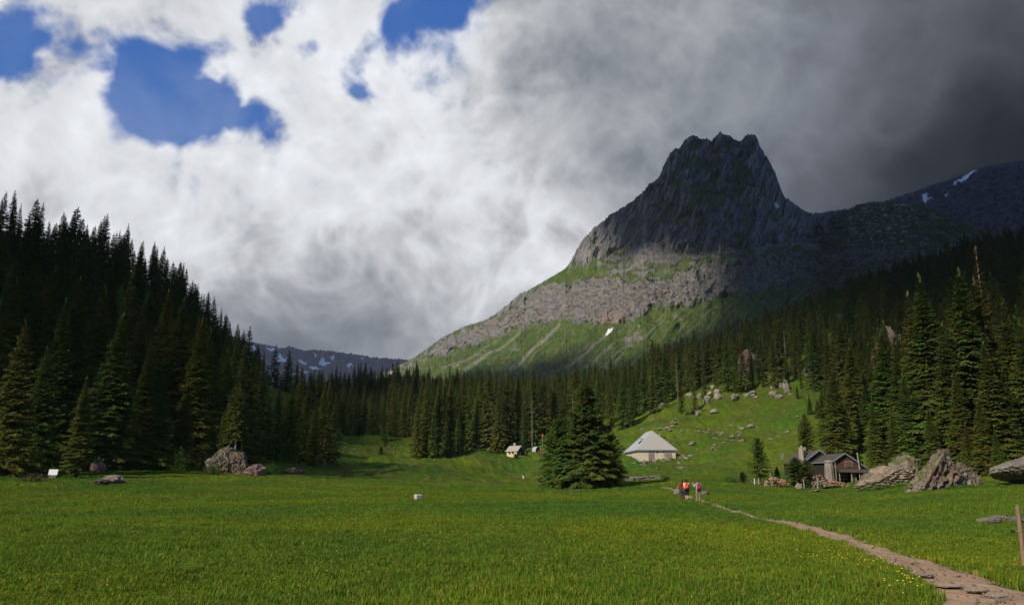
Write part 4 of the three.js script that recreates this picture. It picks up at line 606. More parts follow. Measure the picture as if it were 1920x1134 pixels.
// the dirt path
{
  const rnd = mulberry(515), im = shade(new THREE.InstancedMesh(stoneShapes[2], slabMaterial, 700)), mm = new THREE.Matrix4(), e = new THREE.Euler(), qq = new THREE.Quaternion(); im.name = 'path_pebbles'; im.userData = { kind: 'stuff', label: 'small pebbles strewn over the dirt path', category: 'pebbles' };
  for (let k = 0; k < 700; k++) { const j = Math.floor(Math.pow(rnd(), 1.6) * 300), p = pathPoints[j], x = p.x + (rnd() - 0.5) * 1.3, z = p.y + (rnd() - 0.5) * 1.3, s = 0.012 + 0.035 * rnd() * rnd(); mm.compose(onGround(x, z, -0.01), qq.setFromEuler(e.set(rnd() * 6, rnd() * 6, rnd() * 6)), new THREE.Vector3(s * 1.3, s, s)); im.setMatrixAt(k, mm); }
  scene.add(im);
}
{
  const n = pathPoints.length, cols = 9;
  const g = grid(cols, n, (i, j, v) => { const p = pathPoints[j], q = pathPoints[Math.min(j + 1, n - 1)], r = pathPoints[Math.max(j - 1, 0)], t = new THREE.Vector2(q.x - r.x, q.y - r.y).normalize(), u = (i / (cols - 1) - 0.5) * 2, w = pathWidth(j) + 0.12 * noise2(j * 0.11, u > 0 ? 4 : 9); const x = p.x - t.y * u * w, z = p.y + t.x * u * w; v.set(x, height(x, z) - 0.015 - 0.10 * Math.pow(Math.abs(u), 6) + 0.035 * fbm2(x * 2.2, z * 2.2, 4) - 0.02 * Math.exp(-((u * 2.2) ** 2)), z); }, (i, j, v, nn, q) => {
    const k = 1 + 0.28 * fbm2(v.x * 1.3, v.z * 1.3, 4) + 0.22 * fbm2(v.x * 7, v.z * 7, 2), gr = 0.5 * ss(0.15, 0.4, fbm2(v.x * 0.8 + 3, v.z * 0.8, 3)); q[0] = lerp(0.37 * k, 0.15, gr * 0.5); q[1] = lerp(0.258 * k, 0.15, gr * 0.5); q[2] = lerp(0.172 * k, 0.05, gr * 0.5);
  });
  const uv = g.attributes.uv, p = g.attributes.position; for (let k = 0; k < p.count; k++) uv.setXY(k, p.getX(k) / 1.4, p.getZ(k) / 1.4);
  structure('dirt_path', g, new THREE.MeshPhysicalMaterial({ vertexColors: true, roughness: 0.97, specularIntensity: 0.15, bumpMap: rockBump, bumpScale: 0.02 }));
}

// ---------------------------------------------------------------- buildings
const box = (w, h, d, x = 0, y = 0, z = 0) => new THREE.BoxGeometry(w, h, d).translate(x, y, z);
const soft = (w, h, d, x = 0, y = 0, z = 0, r = 0.02) => new RoundedBoxGeometry(w, h, d, 2, Math.min(r, w / 3, h / 3, d / 3)).translate(x, y, z);
function slab(corners, thick) { // a roof plane: convex corners anticlockwise from outside, given thickness below
  const a = corners.map((c) => new THREE.Vector3(...c)), n = new THREE.Vector3().crossVectors(a[1].clone().sub(a[0]), a[2].clone().sub(a[0])).normalize(), b = a.map((v) => v.clone().addScaledVector(n, -thick)), tri = [];
  const face = (list) => { for (let i = 1; i < list.length - 1; i++) tri.push(list[0], list[i], list[i + 1]); };
  face(a); face([...b].reverse()); for (let i = 0; i < a.length; i++) { const j = (i + 1) % a.length; face([a[i], b[i], b[j], a[j]]); }
  const g = new THREE.BufferGeometry(); g.setAttribute('position', new THREE.Float32BufferAttribute(tri.flatMap((v) => [v.x, v.y, v.z]), 3)); g.setAttribute('uv', new THREE.Float32BufferAttribute(tri.flatMap((v) => [v.x + v.z * 0.3, v.y + v.z * 0.7]), 2)); g.computeVertexNormals(); return g;
}
const weather = (f, a, b, sx = 1) => noiseTexture(256, (u, v) => { const k = a + b * (tiling(u, v, f, 4) + 0.5 * tiling(u, v * 0.25, f * 3, 2)); return [k, k, k * 0.98]; });
const stain = weather(6, 0.92, 0.30);
const stucco = plain(0.58, 0.52, 0.43, 0.95, { map: stain }), zinc = plain(0.42, 0.47, 0.52, 0.55, { map: stain, specularIntensity: 0.6 }), shingleGrey = plain(0.40, 0.385, 0.365, 0.9, { map: stain }), eaveBlue = plain(0.19, 0.24, 0.30, 0.7), doorWood = plain(0.32, 0.25, 0.22, 0.9, { map: stain }), darkHole = plain(0.012, 0.011, 0.010, 1), oldWood = plain(0.30, 0.255, 0.21, 0.95, { map: stain }), greyWood = plain(0.25, 0.225, 0.195, 0.95, { map: stain }), brownBoard = plain(0.105, 0.058, 0.042, 0.9, { map: stain }), slateDark = plain(0.10, 0.088, 0.086, 0.85, { map: stain }), paleStone = plain(0.40, 0.36, 0.28, 0.95, { map: stain }), steel = plain(0.62, 0.62, 0.60, 0.35, { metalness: 0.5, specularIntensity: 0.6 }), blackWood = plain(0.035, 0.032, 0.030, 0.9, { map: stain }), orangeWood = plain(0.30, 0.12, 0.05, 0.85, { map: stain }), white = plain(0.80, 0.80, 0.78, 0.6);
{ // big barn under a steep hipped roof
  const a = azOf(1230), d = 219, g = thing('barn', 'big pale barn with steep grey hipped roof on the rocky pasture', 'barn', onGround(38.3, -227.8), 0.03), y0 = g.position.y, eave = 10.0 - y0, ridgeY = 15.4 - y0, W = 5.45, L = 10.8, rz0 = 5.2, rz1 = -4.2, ov = 0.45, low = -3.5;
  mesh('wall', box(2 * (W - ov), eave - low, 0.5, 0, (eave + low) / 2, L - ov - 0.25), stucco, g).userData.label = 'pale plastered front wall';
  mesh('wall', box(0.5, eave - low, 2 * (L - ov) - 1.0, -(W - ov) + 0.25, (eave + low) / 2, 0), stucco, g); mesh('wall', box(0.5, eave - low, 2 * (L - ov) - 1.0, (W - ov) - 0.25, (eave + low) / 2, 0), stucco, g); mesh('wall', box(2 * (W - ov), eave - low, 0.5, 0, (eave + low) / 2, -(L - ov) + 0.25), stucco, g);
  const A = [-W, eave, L], B = [W, eave, L], C = [W, eave, -L], D = [-W, eave, -L], R0 = [0, ridgeY, rz0], R1 = [0, ridgeY, rz1];
  const hip = mesh('roof', slab([A, B, R0], 0.14), shingleGrey, g); hip.userData.label = 'warm grey shingled hip end';
  const side = mesh('roof', slab([D, A, R0, R1], 0.14), zinc, g); side.userData.label = 'bluish sheet-metal long roof slope';
  mesh('roof', slab([B, C, R1, R0], 0.14), zinc, g); mesh('roof', slab([C, D, R1], 0.14), shingleGrey, g);
  mesh('eave_board', box(2 * W, 0.26, 0.06, 0, eave - 0.16, L + 0.033), eaveBlue, g); mesh('eave_board', box(0.06, 0.26, 2 * L, -W - 0.033, eave - 0.16, 0), eaveBlue, g);
  // battens that seam the metal slope
  for (let k = 0; k < 9; k++) { const t = (k + 0.5) / 9, z = lerp(L - 0.4, -L + 0.4, t), f = Math.min(1, z > rz0 ? (L - z) / (L - rz0) : z < rz1 ? (z + L) / (rz1 + L) : 1), s = new THREE.CylinderGeometry(0.035, 0.035, Math.hypot(W, ridgeY - eave) * f, 5); s.rotateZ(-Math.atan2(W, ridgeY - eave)); s.translate(-W + W * f / 2 - 0.02, eave + (ridgeY - eave) * f / 2 + 0.02, z); mesh('seam', s, zinc, side); }
  // open hatch in the long slope
  const hz = 4.6, hy = eave + (ridgeY - eave) * 0.40, hx = -W * 0.60, hatch = new THREE.Group(); hatch.name = 'hatch'; hatch.position.set(hx - 0.10, hy + 0.12, hz); hatch.rotation.z = Math.atan2(ridgeY - eave, W); side.add(hatch);
  mesh('opening', box(1.1, 0.04, 1.6, 0, 0.03, 0), darkHole, hatch); const lid = box(0.06, 1.3, 1.7); lid.rotateZ(0.5); lid.translate(0.85, 0.5, 0); mesh('lid', lid, zinc, hatch);
  const door = mesh('door', soft(1.5, 2.3, 0.12, -1.55, eave - 1.6, L - ov + 0.055), doorWood, g); for (const x of [-2.05, -1.55, -1.05]) mesh('board_strip', box(0.06, 2.2, 0.03, x, eave - 1.6, L - ov + 0.13), blackWood, door);
  const shut = mesh('door', soft(1.9, 1.5, 0.12, 2.9, eave - 1.1, L - ov + 0.055), doorWood, g); shut.userData.label = 'reddish double hatch door'; for (const x of [2.4, 2.9, 3.4]) mesh('board_strip', box(0.05, 1.4, 0.03, x, eave - 1.1, L - ov + 0.13), orangeWood, shut);
  for (const x of [0.15, 1.9]) mesh('vent', box(0.35, 0.5, 0.06, x, eave - 0.58, L - ov + 0.02), darkHole, g);
  // side dormer on the hidden slope
  mesh('dormer', mergeGeometries([slab([[W - 2.9, eave + 2.7, 4], [W - 0.6, eave + 2.35, 4], [W - 0.6, eave + 2.35, -1], [W - 2.9, eave + 2.7, -1]].reverse(), 0.1), box(1.9, 1.7, 4.6, W - 1.75, eave + 1.4, 1.5).deleteAttribute('normal').toNonIndexed().setAttribute('normal', new THREE.Float32BufferAttribute(new Float32Array(108), 3))].map((x) => { x.computeVertexNormals(); return x; })), zinc, g);
}
{ // dark timber cabin with slate roof and open porch
  const base = groundAt(1582, 150), g = thing('cabin', 'dark timber cabin with slate roof, stone chimney and open porch', 'cabin', base, 0.08), y0 = base.y, apex = 6.45 - y0, eL = 5.0 - y0, eR = 3.75 - y0, xl = -2.3, xr = 4.0, len = 9, wallY = 3.6 - y0;
  const lx = (xl + 0.35), rx = (xr - 0.5), yAt = (x) => (x < 0 ? lerp(apex, eL, x / xl) : lerp(apex, eR, x / xr));
  // boarded gable: upright boards, each its own piece
  const gable = new THREE.Group(); gable.name = 'gable_wall'; g.add(gable);
  for (let k = 0, x = lx; x < rx - 0.05; k++, x += 0.31) { const x1 = Math.min(x + 0.29, rx), sh = new THREE.Shape([new THREE.Vector2(x, wallY), new THREE.Vector2(x1, wallY), new THREE.Vector2(x1, yAt(x1) - 0.16), new THREE.Vector2((x < 0 && x1 > 0) ? 0 : (x + x1) / 2, yAt((x < 0 && x1 > 0) ? 0 : (x + x1) / 2) - 0.16), new THREE.Vector2(x, yAt(x) - 0.16)]); const e = new THREE.ExtrudeGeometry(sh, { depth: 0.05, bevelEnabled: false }); e.translate(0, 0, -0.02 + 0.012 * ((k * 7) % 3)); mesh('board', e, brownBoard, gable); }
  mesh('backing', box(rx - lx - 0.1, 1.6, 0.1, (lx + rx) / 2, wallY + 0.7, -0.16), blackWood, g);
  const shutter = mesh('shutter', soft(1.25, 0.95, 0.08, 0.75, wallY + 0.95, 0.10), plain(0.13, 0.095, 0.08, 0.9, { map: stain }), g); mesh('shutter_frame', mergeGeometries([box(1.45, 0.09, 0.05, 0.75, wallY + 1.46, 0.11), box(0.08, 0.95, 0.05, 0.07, wallY + 0.95, 0.11), box(0.08, 0.95, 0.05, 1.43, wallY + 0.95, 0.11)]), oldWood, shutter);
  mesh('side_wall', box(0.3, eL + 0.5, len, lx + 0.1, eL / 2 - 0.45, -len / 2 - 0.2), blackWood, g); mesh('side_wall', box(0.3, eR + 0.3, len, rx - 0.1, eR / 2 - 0.4, -len / 2 - 0.2), blackWood, g); mesh('rear_wall', box(rx - lx, eR, 0.3, (lx + rx) / 2, eR / 2 - 0.2, -2.2), blackWood, g);
  const roofL = mesh('roof', slab([[xl, eL, -len], [xl, eL, 0.5], [0, apex, 0.5], [0, apex, -len]], 0.14), slateDark, g), roofR = mesh('roof', slab([[0, apex, -len], [0, apex, 0.5], [xr, eR, 0.5], [xr, eR, -len]], 0.14), slateDark, g);
  for (let k = 1; k < 7; k++) { const t = k / 7; mesh('slate_course', box(0.05, 0.025, len + 0.4, lerp(xl, 0, t), lerp(eL, apex, t) + 0.012, -len / 2 + 0.25), slateDark, roofL); }
  const verge = (x, y) => { const l = Math.hypot(x, apex - y), b = box(l + 0.06, 0.19, 0.08); b.rotateZ(Math.atan2(apex - y, -x)); b.translate(x / 2, (apex + y) / 2 - 0.04, 0.55); return b; };
  mesh('verge_board', verge(xl, eL), eaveBlue, roofL); mesh('verge_board', verge(xr, eR), eaveBlue, roofR); mesh('gutter', new THREE.CylinderGeometry(0.09, 0.09, len + 0.4, 7).rotateX(Math.PI / 2).translate(xl - 0.06, eL - 0.1, -len / 2 + 0.2), eaveBlue, roofL);
  // rear part with a higher roof
  const ax2 = -0.9, ap2 = apex + 0.75, z0 = -7.0, z1 = -16, l2 = -4.2, el2 = ap2 - 2.25, r2 = 2.4, er2 = ap2 - 2.2;
  const r3 = mesh('roof', slab([[l2, el2, z1], [l2, el2, z0], [ax2, ap2, z0], [ax2, ap2, z1]], 0.14), slateDark, g); mesh('roof', slab([[ax2, ap2, z1], [ax2, ap2, z0], [r2, er2, z0], [r2, er2, z1]], 0.14), slateDark, g);
  { const l = Math.hypot(l2 - ax2, ap2 - el2), b = box(l, 0.2, 0.1); b.rotateZ(Math.atan2(ap2 - el2, ax2 - l2)); b.translate((l2 + ax2) / 2, (ap2 + el2) / 2 - 0.03, z0 + 0.06); mesh('verge_board', b, eaveBlue, r3); const m2 = Math.hypot(r2 - ax2, ap2 - er2), c = box(m2, 0.2, 0.1); c.rotateZ(-Math.atan2(ap2 - er2, r2 - ax2)); c.translate((r2 + ax2) / 2, (ap2 + er2) / 2 - 0.03, z0 + 0.06); mesh('verge_board', c, eaveBlue, r3); }
  mesh('side_wall', box(0.4, el2 + 0.4, 8.4, l2 + 0.5, el2 / 2 - 0.3, (z0 + z1) / 2), blackWood, g); { const sh = new THREE.Shape([[l2 + 0.4, -0.6], [r2 - 0.3, -0.6], [r2 - 0.3, er2 + 0.1], [ax2, ap2 - 0.16], [l2 + 0.4, el2 + 0.1]].map(([x, y]) => new THREE.Vector2(x, y))); mesh('rear_gable', new THREE.ExtrudeGeometry(sh, { depth: 0.2, bevelEnabled: false }).translate(0, 0, z0 - 0.5), blackWood, g); }
  mesh('chimney', mergeGeometries([soft(1.0, 2.0, 1.0, -2.6, ap2 - 0.5, -10.2, 0.06), soft(1.12, 0.14, 1.12, -2.6, ap2 + 0.55, -10.2)]), paleStone, g).userData.label = 'square cream stone chimney';
  const tall = new THREE.CylinderGeometry(0.2, 0.34, 3.0, 4); tall.rotateY(0.6); tall.rotateZ(0.05); tall.translate(-3.3, ap2 - 0.6, -8.8); mesh('chimney', tall, paleStone, g).userData.label = 'tall slim pale chimney slab';
  mesh('stovepipe', mergeGeometries([new THREE.CylinderGeometry(0.085, 0.085, 2.75, 10).rotateZ(0.06).translate(2.05, 4.95 - 0.1 - 0.0, 0.95), new THREE.CylinderGeometry(0.12, 0.12, 0.1, 10).translate(1.97, 6.24, 0.95)]).translate(0, 6.6 - y0 - 6.4, 0), steel, g);
  { const f = slab([[-4.6 + 0.0, el2 + 0.9, -15.5], [-4.2, el2 + 0.9, -15.5], [-4.2 + 0.5, el2 + 2.1, -15.4], [-4.6 + 0.5, el2 + 2.1, -15.4]], 0.05); mesh('skylight', f, eaveBlue, g); }
  // porch: lean-to roof on posts, boards and stacked wood
  mesh('porch_roof', slab([[lx - 0.1, wallY - 0.25, 1.9], [xr + 1.6, wallY - 0.45, 1.9], [xr + 0.9, wallY + 0.15, 0.15], [lx - 0.1, wallY + 0.15, 0.15]], 0.12), slateDark, g);
  mesh('porch_wall', box(2.2, wallY + 0.2, 0.12, -0.7, wallY / 2 - 0.2, -0.1), blackWood, g);
  for (let k = 0; k < 6; k++) mesh('log', new THREE.CylinderGeometry(0.13, 0.13, 2.0, 7).rotateZ(Math.PI / 2).translate(-0.75, 0.6 + k * 0.27, 0.05), k % 2 ? brownBoard : oldWood, g);
  for (const x of [-1.75, 0.35, 1.75, 3.4, 4.0]) mesh('post', new THREE.CylinderGeometry(0.09, 0.11, wallY + 0.5, 6).translate(x, wallY / 2 - 0.5, 1.55), oldWood, g);
  mesh('panel', soft(0.9, 0.7, 0.06, 0.95, 1.5, 1.0), orangeWood, g); mesh('panel', soft(1.0, 0.9, 0.06, 0.95, 0.65, 1.0), greyWood, g);
  for (let k = 0; k < 5; k++) { const b = soft(0.36, 1.35 + 0.25 * ((k * 5) % 3), 0.06, 0, 0, 0, 0.02); b.rotateZ((k - 2) * 0.03); b.translate(2.05 + k * 0.4, 0.55, 1.75 + 0.02 * k); mesh('fence_board', b, greyWood, g); }
}
{ // broken tree stump beside the porch
  const rnd = mulberry(5), pts = [[1.05, -0.5], [0.92, 0.2], [0.8, 1.0], [0.72, 2.0], [0.68, 3.0], [0.6, 3.7], [0.05, 3.75]].map(([r, y]) => new THREE.Vector2(r, y)), g = new THREE.LatheGeometry(pts, 28), p = g.attributes.position;
  for (let i = 0; i < p.count; i++) { const x = p.getX(i), y = p.getY(i), z = p.getZ(i), a = Math.atan2(z, x), k = 1 + 0.10 * Math.sin(a * 9 + y * 0.4) + 0.12 * noise3(Math.cos(a) * 2, y * 0.5, Math.sin(a) * 2); p.setXYZ(i, x * k, y + (y > 3.5 ? 0.25 * noise2(x * 3, z * 3) : 0), z * k); }
  g.computeVertexNormals();
  const s = thing('tree_stump', 'thick tall weathered grey stump beside the cabin porch', 'stump', groundAt(1553, 147)); mesh('trunk', g, greyWood, s);
  mesh('cap_stone', rockGeometry(61, 3, { tone: [0.5, 0.46, 0.38] }).scale(0.75, 0.35, 0.6).translate(0, 3.9, 0), rockMaterial, s); mesh('plank', soft(0.12, 3.2, 0.2, 0.95, 2.2, 0.3), greyWood, s);
}
{ // small hut on the rise
  const base = groundAt(966, 276), g = thing('hut', 'small cream hut with grey roof on the grassy rise', 'hut', base, -0.62), W = 2.0, L = 2.1, e = 2.0, ap = 3.7; // long wall faces -x side after the turn
  const wallA = new THREE.Group();
  const cream = plain(0.66, 0.55, 0.36, 0.95, { map: stain });
  mesh('wall', box(2 * L, e + 0.8, 0.25, 0, e / 2 - 0.4, W - 0.12), cream, g).userData.label = 'cream front wall'; mesh('wall', box(2 * L, e + 0.8, 0.25, 0, e / 2 - 0.4, -W + 0.12), cream, g);
  for (const s of [-1, 1]) { const sh = new THREE.Shape([[-W, -0.8], [W, -0.8], [W, e], [0, ap - 0.1], [-W, e]].map(([x, y]) => new THREE.Vector2(x, y))), ex = new THREE.ExtrudeGeometry(sh, { depth: 0.2, bevelEnabled: false }); ex.rotateY(Math.PI / 2); ex.translate(s > 0 ? L + 0.003 : -L - 0.203, 0, 0); mesh('gable_wall', ex, blackWood, g).userData.label = 'dark timber gable wall'; }
  mesh('roof', slab([[-L - 0.4, e - 0.25, W + 0.4], [L + 0.5, e - 0.25, W + 0.4], [L + 0.5, ap, 0], [-L - 0.4, ap, 0]], 0.1), shingleGrey, g); mesh('roof', slab([[L + 0.5, e - 0.25, -W - 0.4], [-L - 0.4, e - 0.25, -W - 0.4], [-L - 0.4, ap, 0], [L + 0.5, ap, 0]], 0.1), shingleGrey, g);
  mesh('chimney', soft(0.8, 1.3, 0.7, -0.5, ap + 0.3, -0.6, 0.04), paleStone, g);
  for (const x of [-0.9, 0.5]) { const w = mesh('window', box(0.7, 0.55, 0.05, x, 1.25, W + 0.03), plain(0.05, 0.04, 0.04, 0.3), g); mesh('frame', mergeGeometries([box(0.86, 0.07, 0.06, x, 1.56, W + 0.04), box(0.86, 0.07, 0.06, x, 0.94, W + 0.04), box(0.07, 0.62, 0.06, x - 0.39, 1.25, W + 0.04), box(0.07, 0.62, 0.06, x + 0.39, 1.25, W + 0.04)]), orangeWood, w); }
  mesh('door', soft(0.9, 1.8, 0.08, 0, 0.7, 0).rotateY(Math.PI / 2).translate(L + 0.25, 0, 0.4), greyWood, g);
}
{ // arched tin shelter and what stands by it
  const base = groundAt(1006, 283), g = thing('tin_shelter', 'small arched tin shelter on the rise beside the hut', 'shelter', base, 0.55), pr = [];
  for (let k = 0; k <= 14; k++) { const a = Math.PI * k / 14; pr.push([Math.cos(a) * 1.1, Math.sin(a) * 1.5 + 0.2]); }
  const sh = new THREE.Shape([...pr.map(([x, y]) => new THREE.Vector2(x, y)), new THREE.Vector2(-1.1, -0.4), new THREE.Vector2(-1.04, -0.4), ...pr.reverse().map(([x, y]) => new THREE.Vector2(x * 0.95, y * 0.96)), new THREE.Vector2(1.04, -0.4), new THREE.Vector2(1.1, -0.4)]);
  mesh('arched_roof', new THREE.ExtrudeGeometry(sh, { depth: 2.4, bevelEnabled: false }).translate(0, 0, -1.2), zinc, g); mesh('back_wall', new THREE.CircleGeometry(1.05, 16, 0, Math.PI).scale(1, 1.38, 1).translate(0, 0.15, -1.1), blackWood, g);
  const w = thing('handcart', 'small red handcart standing before the tin shelter', 'handcart', groundAt(1013, 279), 0.4), red = plain(0.42, 0.05, 0.03, 0.6);
  mesh('tray', mergeGeometries([soft(1.2, 0.08, 0.75, 0, 0.5, 0), soft(1.2, 0.3, 0.05, 0, 0.66, 0.36), soft(1.2, 0.3, 0.05, 0, 0.66, -0.36), soft(0.05, 0.3, 0.7, -0.58, 0.66, 0)]), red, w); for (const z of [-0.42, 0.42]) mesh('wheel', new THREE.TorusGeometry(0.22, 0.05, 6, 14).translate(0.15, 0.25, z), blackWood, w); mesh('handle', new THREE.CylinderGeometry(0.025, 0.025, 0.9, 6).rotateZ(1.2).translate(0.95, 0.62, 0), steel, w);
  const f = thing('flagpole', 'slim pole with hanging red flag above the tin shelter', 'flagpole', groundAt(1017, 300)); mesh('pole', new THREE.CylinderGeometry(0.035, 0.05, 4.6, 7).translate(0, 1.9, 0), white, f);
  const fl = new THREE.PlaneGeometry(0.5, 1.0, 6, 8).translate(0.27, 3.6, 0), fp = fl.attributes.position; for (let i = 0; i < fp.count; i++) fp.setZ(i, 0.09 * Math.sin(fp.getX(i) * 16)); fl.computeVertexNormals(); mesh('flag', fl, plain(0.5, 0.03, 0.03, 0.9, { side: THREE.DoubleSide }), f);
}
{ // white panel on its stand at the hill foot
  const g = thing('white_board', 'bright white slanted board on a low wooden stand at the forest edge', 'board', groundAt(103, 122), 0.35), b = soft(1.05, 0.9, 0.05, 0, 0, 0, 0.015); b.rotateX(-0.6); b.translate(0, 1.0, 0); mesh('panel', b, white, g);
  for (const x of [-0.35, 0.35]) mesh('leg', soft(0.1, 1.0, 0.1, x, 0.4, -0.05), oldWood, g); mesh('shelf', soft(0.8, 0.4, 0.3, 0, 0.45, 0.1), greyWood, g);
  const log = (label, px, d, len, r, turn, tilt) => { const t = thing('log', label, 'log', groundAt(px, d, r * 0.7), turn), c = new THREE.CylinderGeometry(r * 0.8, r, len, 9, 4).rotateZ(Math.PI / 2 + tilt); mesh('bark', c, barkBrown, t); mesh('sawn_end', new THREE.CircleGeometry(r * 0.78, 9).rotateY(Math.PI / 2).translate(len / 2 * Math.cos(tilt) + 0.01, len / 2 * Math.sin(tilt), 0), plain(0.55, 0.46, 0.33, 0.9), t); };
  log('felled log with pale cut end beside the white board', 78, 128, 4.4, 0.32, -0.25, -0.08); log('brown felled log in the dark under the hill spruces', 20, 132, 3.2, 0.4, 0.1, -0.1);
  const s = thing('stone_block', 'pale squared stone block alone in the open meadow', 'stone block', groundAt(786, 76), 0.55), q = new RoundedBoxGeometry(0.66, 0.52, 0.56, 5, 0.10), p = q.attributes.position; for (let i = 0; i < p.count; i++) { const x = p.getX(i), y = p.getY(i), z = p.getZ(i), k = lerp(0.82, 1.04, ss(-0.3, 0.3, y)); p.setXYZ(i, x * k + 0.03 * noise3(x * 6, y * 6, z * 6), y + 0.03 * noise3(x * 5, 3, z * 5), z * k); } q.translate(0, 0.25, 0); q.computeVertexNormals(); mesh('block', q, plain(0.54, 0.50, 0.44, 0.95, { map: stain }), s);
}
// fences, woodpile and wall by the cabin
function fencePost(label, px, d, h, r, tilt, group) { const t = thing('fence_post', label, 'fence post', groundAt(px, d, -0.1), 0.3 * px, group), c = new THREE.CylinderGeometry(r * 0.8, r, h, 8, 3).translate(0, h / 2, 0), p = c.attributes.position; for (let i = 0; i < p.count; i++) { const k = 1 + 0.12 * noise3(p.getX(i) * 9, p.getY(i) * 2 + px, p.getZ(i) * 9); p.setX(i, p.getX(i) * k); p.setZ(i, p.getZ(i) * k); } c.rotateZ(tilt); mesh('stake', c, greyWood, t); return t; }
fencePost('weathered post standing in the meadow before the young firs', 1504, 141, 1.6, 0.12, 0.05); fencePost('leaning thick post with rails before the cabin', 1529, 142, 1.75, 0.17, -0.06); fencePost('tall thin post in front of the firewood pile', 1443, 136, 2.2, 0.11, 0.04);
for (const [px, h] of [[1384, 1.6], [1394, 1.2], [1401, 0.9]]) fencePost('short old stake in the broken fence left of the young pine', px, 137, h, 0.09, 0.06, 'short stakes left of the young pine');
fencePost('thick pale stub post at the foot of the young pine', 1420, 137, 1.2, 0.18, 0); tag(fencePost('x', 1412, 137, 1.1, 0.07, 0), 'white painted marker stake left of the young pine', 'marker stake').children[0].material = white;
{
  const rail = (label, px, d, len, turn, tilt, up, group) => { const t = thing('fence_rail', label, 'fence rail', groundAt(px, d, up), turn, group); mesh('pole', new THREE.CylinderGeometry(0.06, 0.075, len, 7).rotateZ(Math.PI / 2 + tilt), oldWood, t); };
  rail('long pale rail running from the leaning post to the porch', 1548, 143, 5.2, 0.05, -0.12, 0.75); rail('short rail propped against the leaning post', 1522, 142, 1.5, 0.2, 0.9, 0.35); rail('rail lying low along the broken fence', 1405, 137, 3.6, 0.02, -0.02, 0.3);
  // firewood
  const pile = (label, px, d, w, h, n, seed, mats, name) => { const rnd = mulberry(seed), t = thing(name, label, name === 'woodpile' ? 'firewood pile' : 'rubble heap', groundAt(px, d), 0.1); for (let k = 0; k < n; k++) { const r = 0.09 + 0.07 * rnd(), u = rnd() * 2 - 1, v = rnd(), l = 0.5 + 0.5 * rnd(), c = new THREE.CylinderGeometry(r, r * 1.1, l, 6).rotateX(Math.PI / 2 + (rnd() - 0.5) * 0.7).rotateY((rnd() - 0.5) * 2.2); c.translate(u * w / 2, r + v * h * (1 - u * u * 0.7), (rnd() - 0.5) * 0.8 * (1.2 - v)); mesh('log', c, mats[Math.floor(rnd() * mats.length)], t); } };
  const warm = plain(0.30, 0.17, 0.10, 0.9, { map: stain }), cut = plain(0.45, 0.34, 0.24, 0.9, { map: stain });
  pile('loose pile of reddish split firewood beside the young pine', 1452, 138.5, 3.6, 1.5, 90, 3, [warm, warm, oldWood, cut, brownBoard], 'woodpile');
  pile('scattered planks and firewood before the porch', 1560, 144, 5.0, 0.8, 70, 4, [warm, oldWood, greyWood, brownBoard], 'woodpile'); pile('brown brushwood heap between the young fir and the stump', 1534, 146, 3.0, 1.7, 60, 6, [brownBoard, warm, oldWood], 'woodpile');
  // low dry-stone wall
  const rnd = mulberry(8), wall = thing('stone_wall', 'low tumbled dry-stone wall right of the huge lone fir', 'stone wall', groundAt(1202, 143)), y0 = wall.position.y, x0 = wall.position.x, z0 = wall.position.z;
  for (let k = 0; k < 90; k++) { const u = (rnd() - 0.5) * 6.6, v = Math.floor(rnd() * 3), s = 0.22 + 0.16 * rnd(), m = mesh('stone', stoneShapes[k % 7], rockMaterial, wall); m.scale.set(s * 1.3, s * 0.8, s); m.rotation.y = rnd() * 6; m.position.set(u, height(x0 + u, z0 + u * 0.1) - y0 + 0.12 + v * 0.2, u * 0.1 + (rnd() - 0.5) * 0.3); }
  // wooden water trough before the lone fir
  const tr = thing('plank_bridge', 'dark flat plank footbridge in the grass before the lone fir', 'footbridge', groundAt(1088, 109), 0.05); for (let k = 0; k < 4; k++) mesh('plank', soft(2.3, 0.07, 0.24, 0, 0.12 + 0.01 * (k % 2), k * 0.27 - 0.4), greyWood, tr);
}
{ // roadside fence post with its insulator, close by
  const b = bearing(1921, 1052), d = 20.4, t = thing('fence_post', 'rough round larch fence post with black insulator beside the dirt path', 'fence post', onGround(d * Math.sin(b.az), -d * Math.cos(b.az), -0.1)), H = 1.32, c = new THREE.CylinderGeometry(0.042, 0.05, H, 14, 12).translate(0, H / 2, 0), p = c.attributes.position;
  for (let i = 0; i < p.count; i++) { const k = 1 + 0.08 * noise3(p.getX(i) * 20, p.getY(i) * 4, p.getZ(i) * 20); p.setX(i, p.getX(i) * k); p.setZ(i, p.getZ(i) * k); } c.computeVertexNormals(); c.rotateZ(-0.015); mesh('stake', c, plain(0.26, 0.17, 0.125, 0.9, { map: stain }), t);
  const ins = mesh('insulator', mergeGeometries([new THREE.CylinderGeometry(0.024, 0.03, 0.05, 10).rotateZ(Math.PI / 2).translate(-0.15, 0.80, 0.02), new THREE.TorusGeometry(0.02, 0.008, 6, 12).translate(-0.19, 0.80, 0.02)]), blackWood, t); mesh('screw', new THREE.CylinderGeometry(0.006, 0.006, 0.12, 6).rotateZ(Math.PI / 2).translate(-0.09, 0.80, 0.02), steel, ins);
}

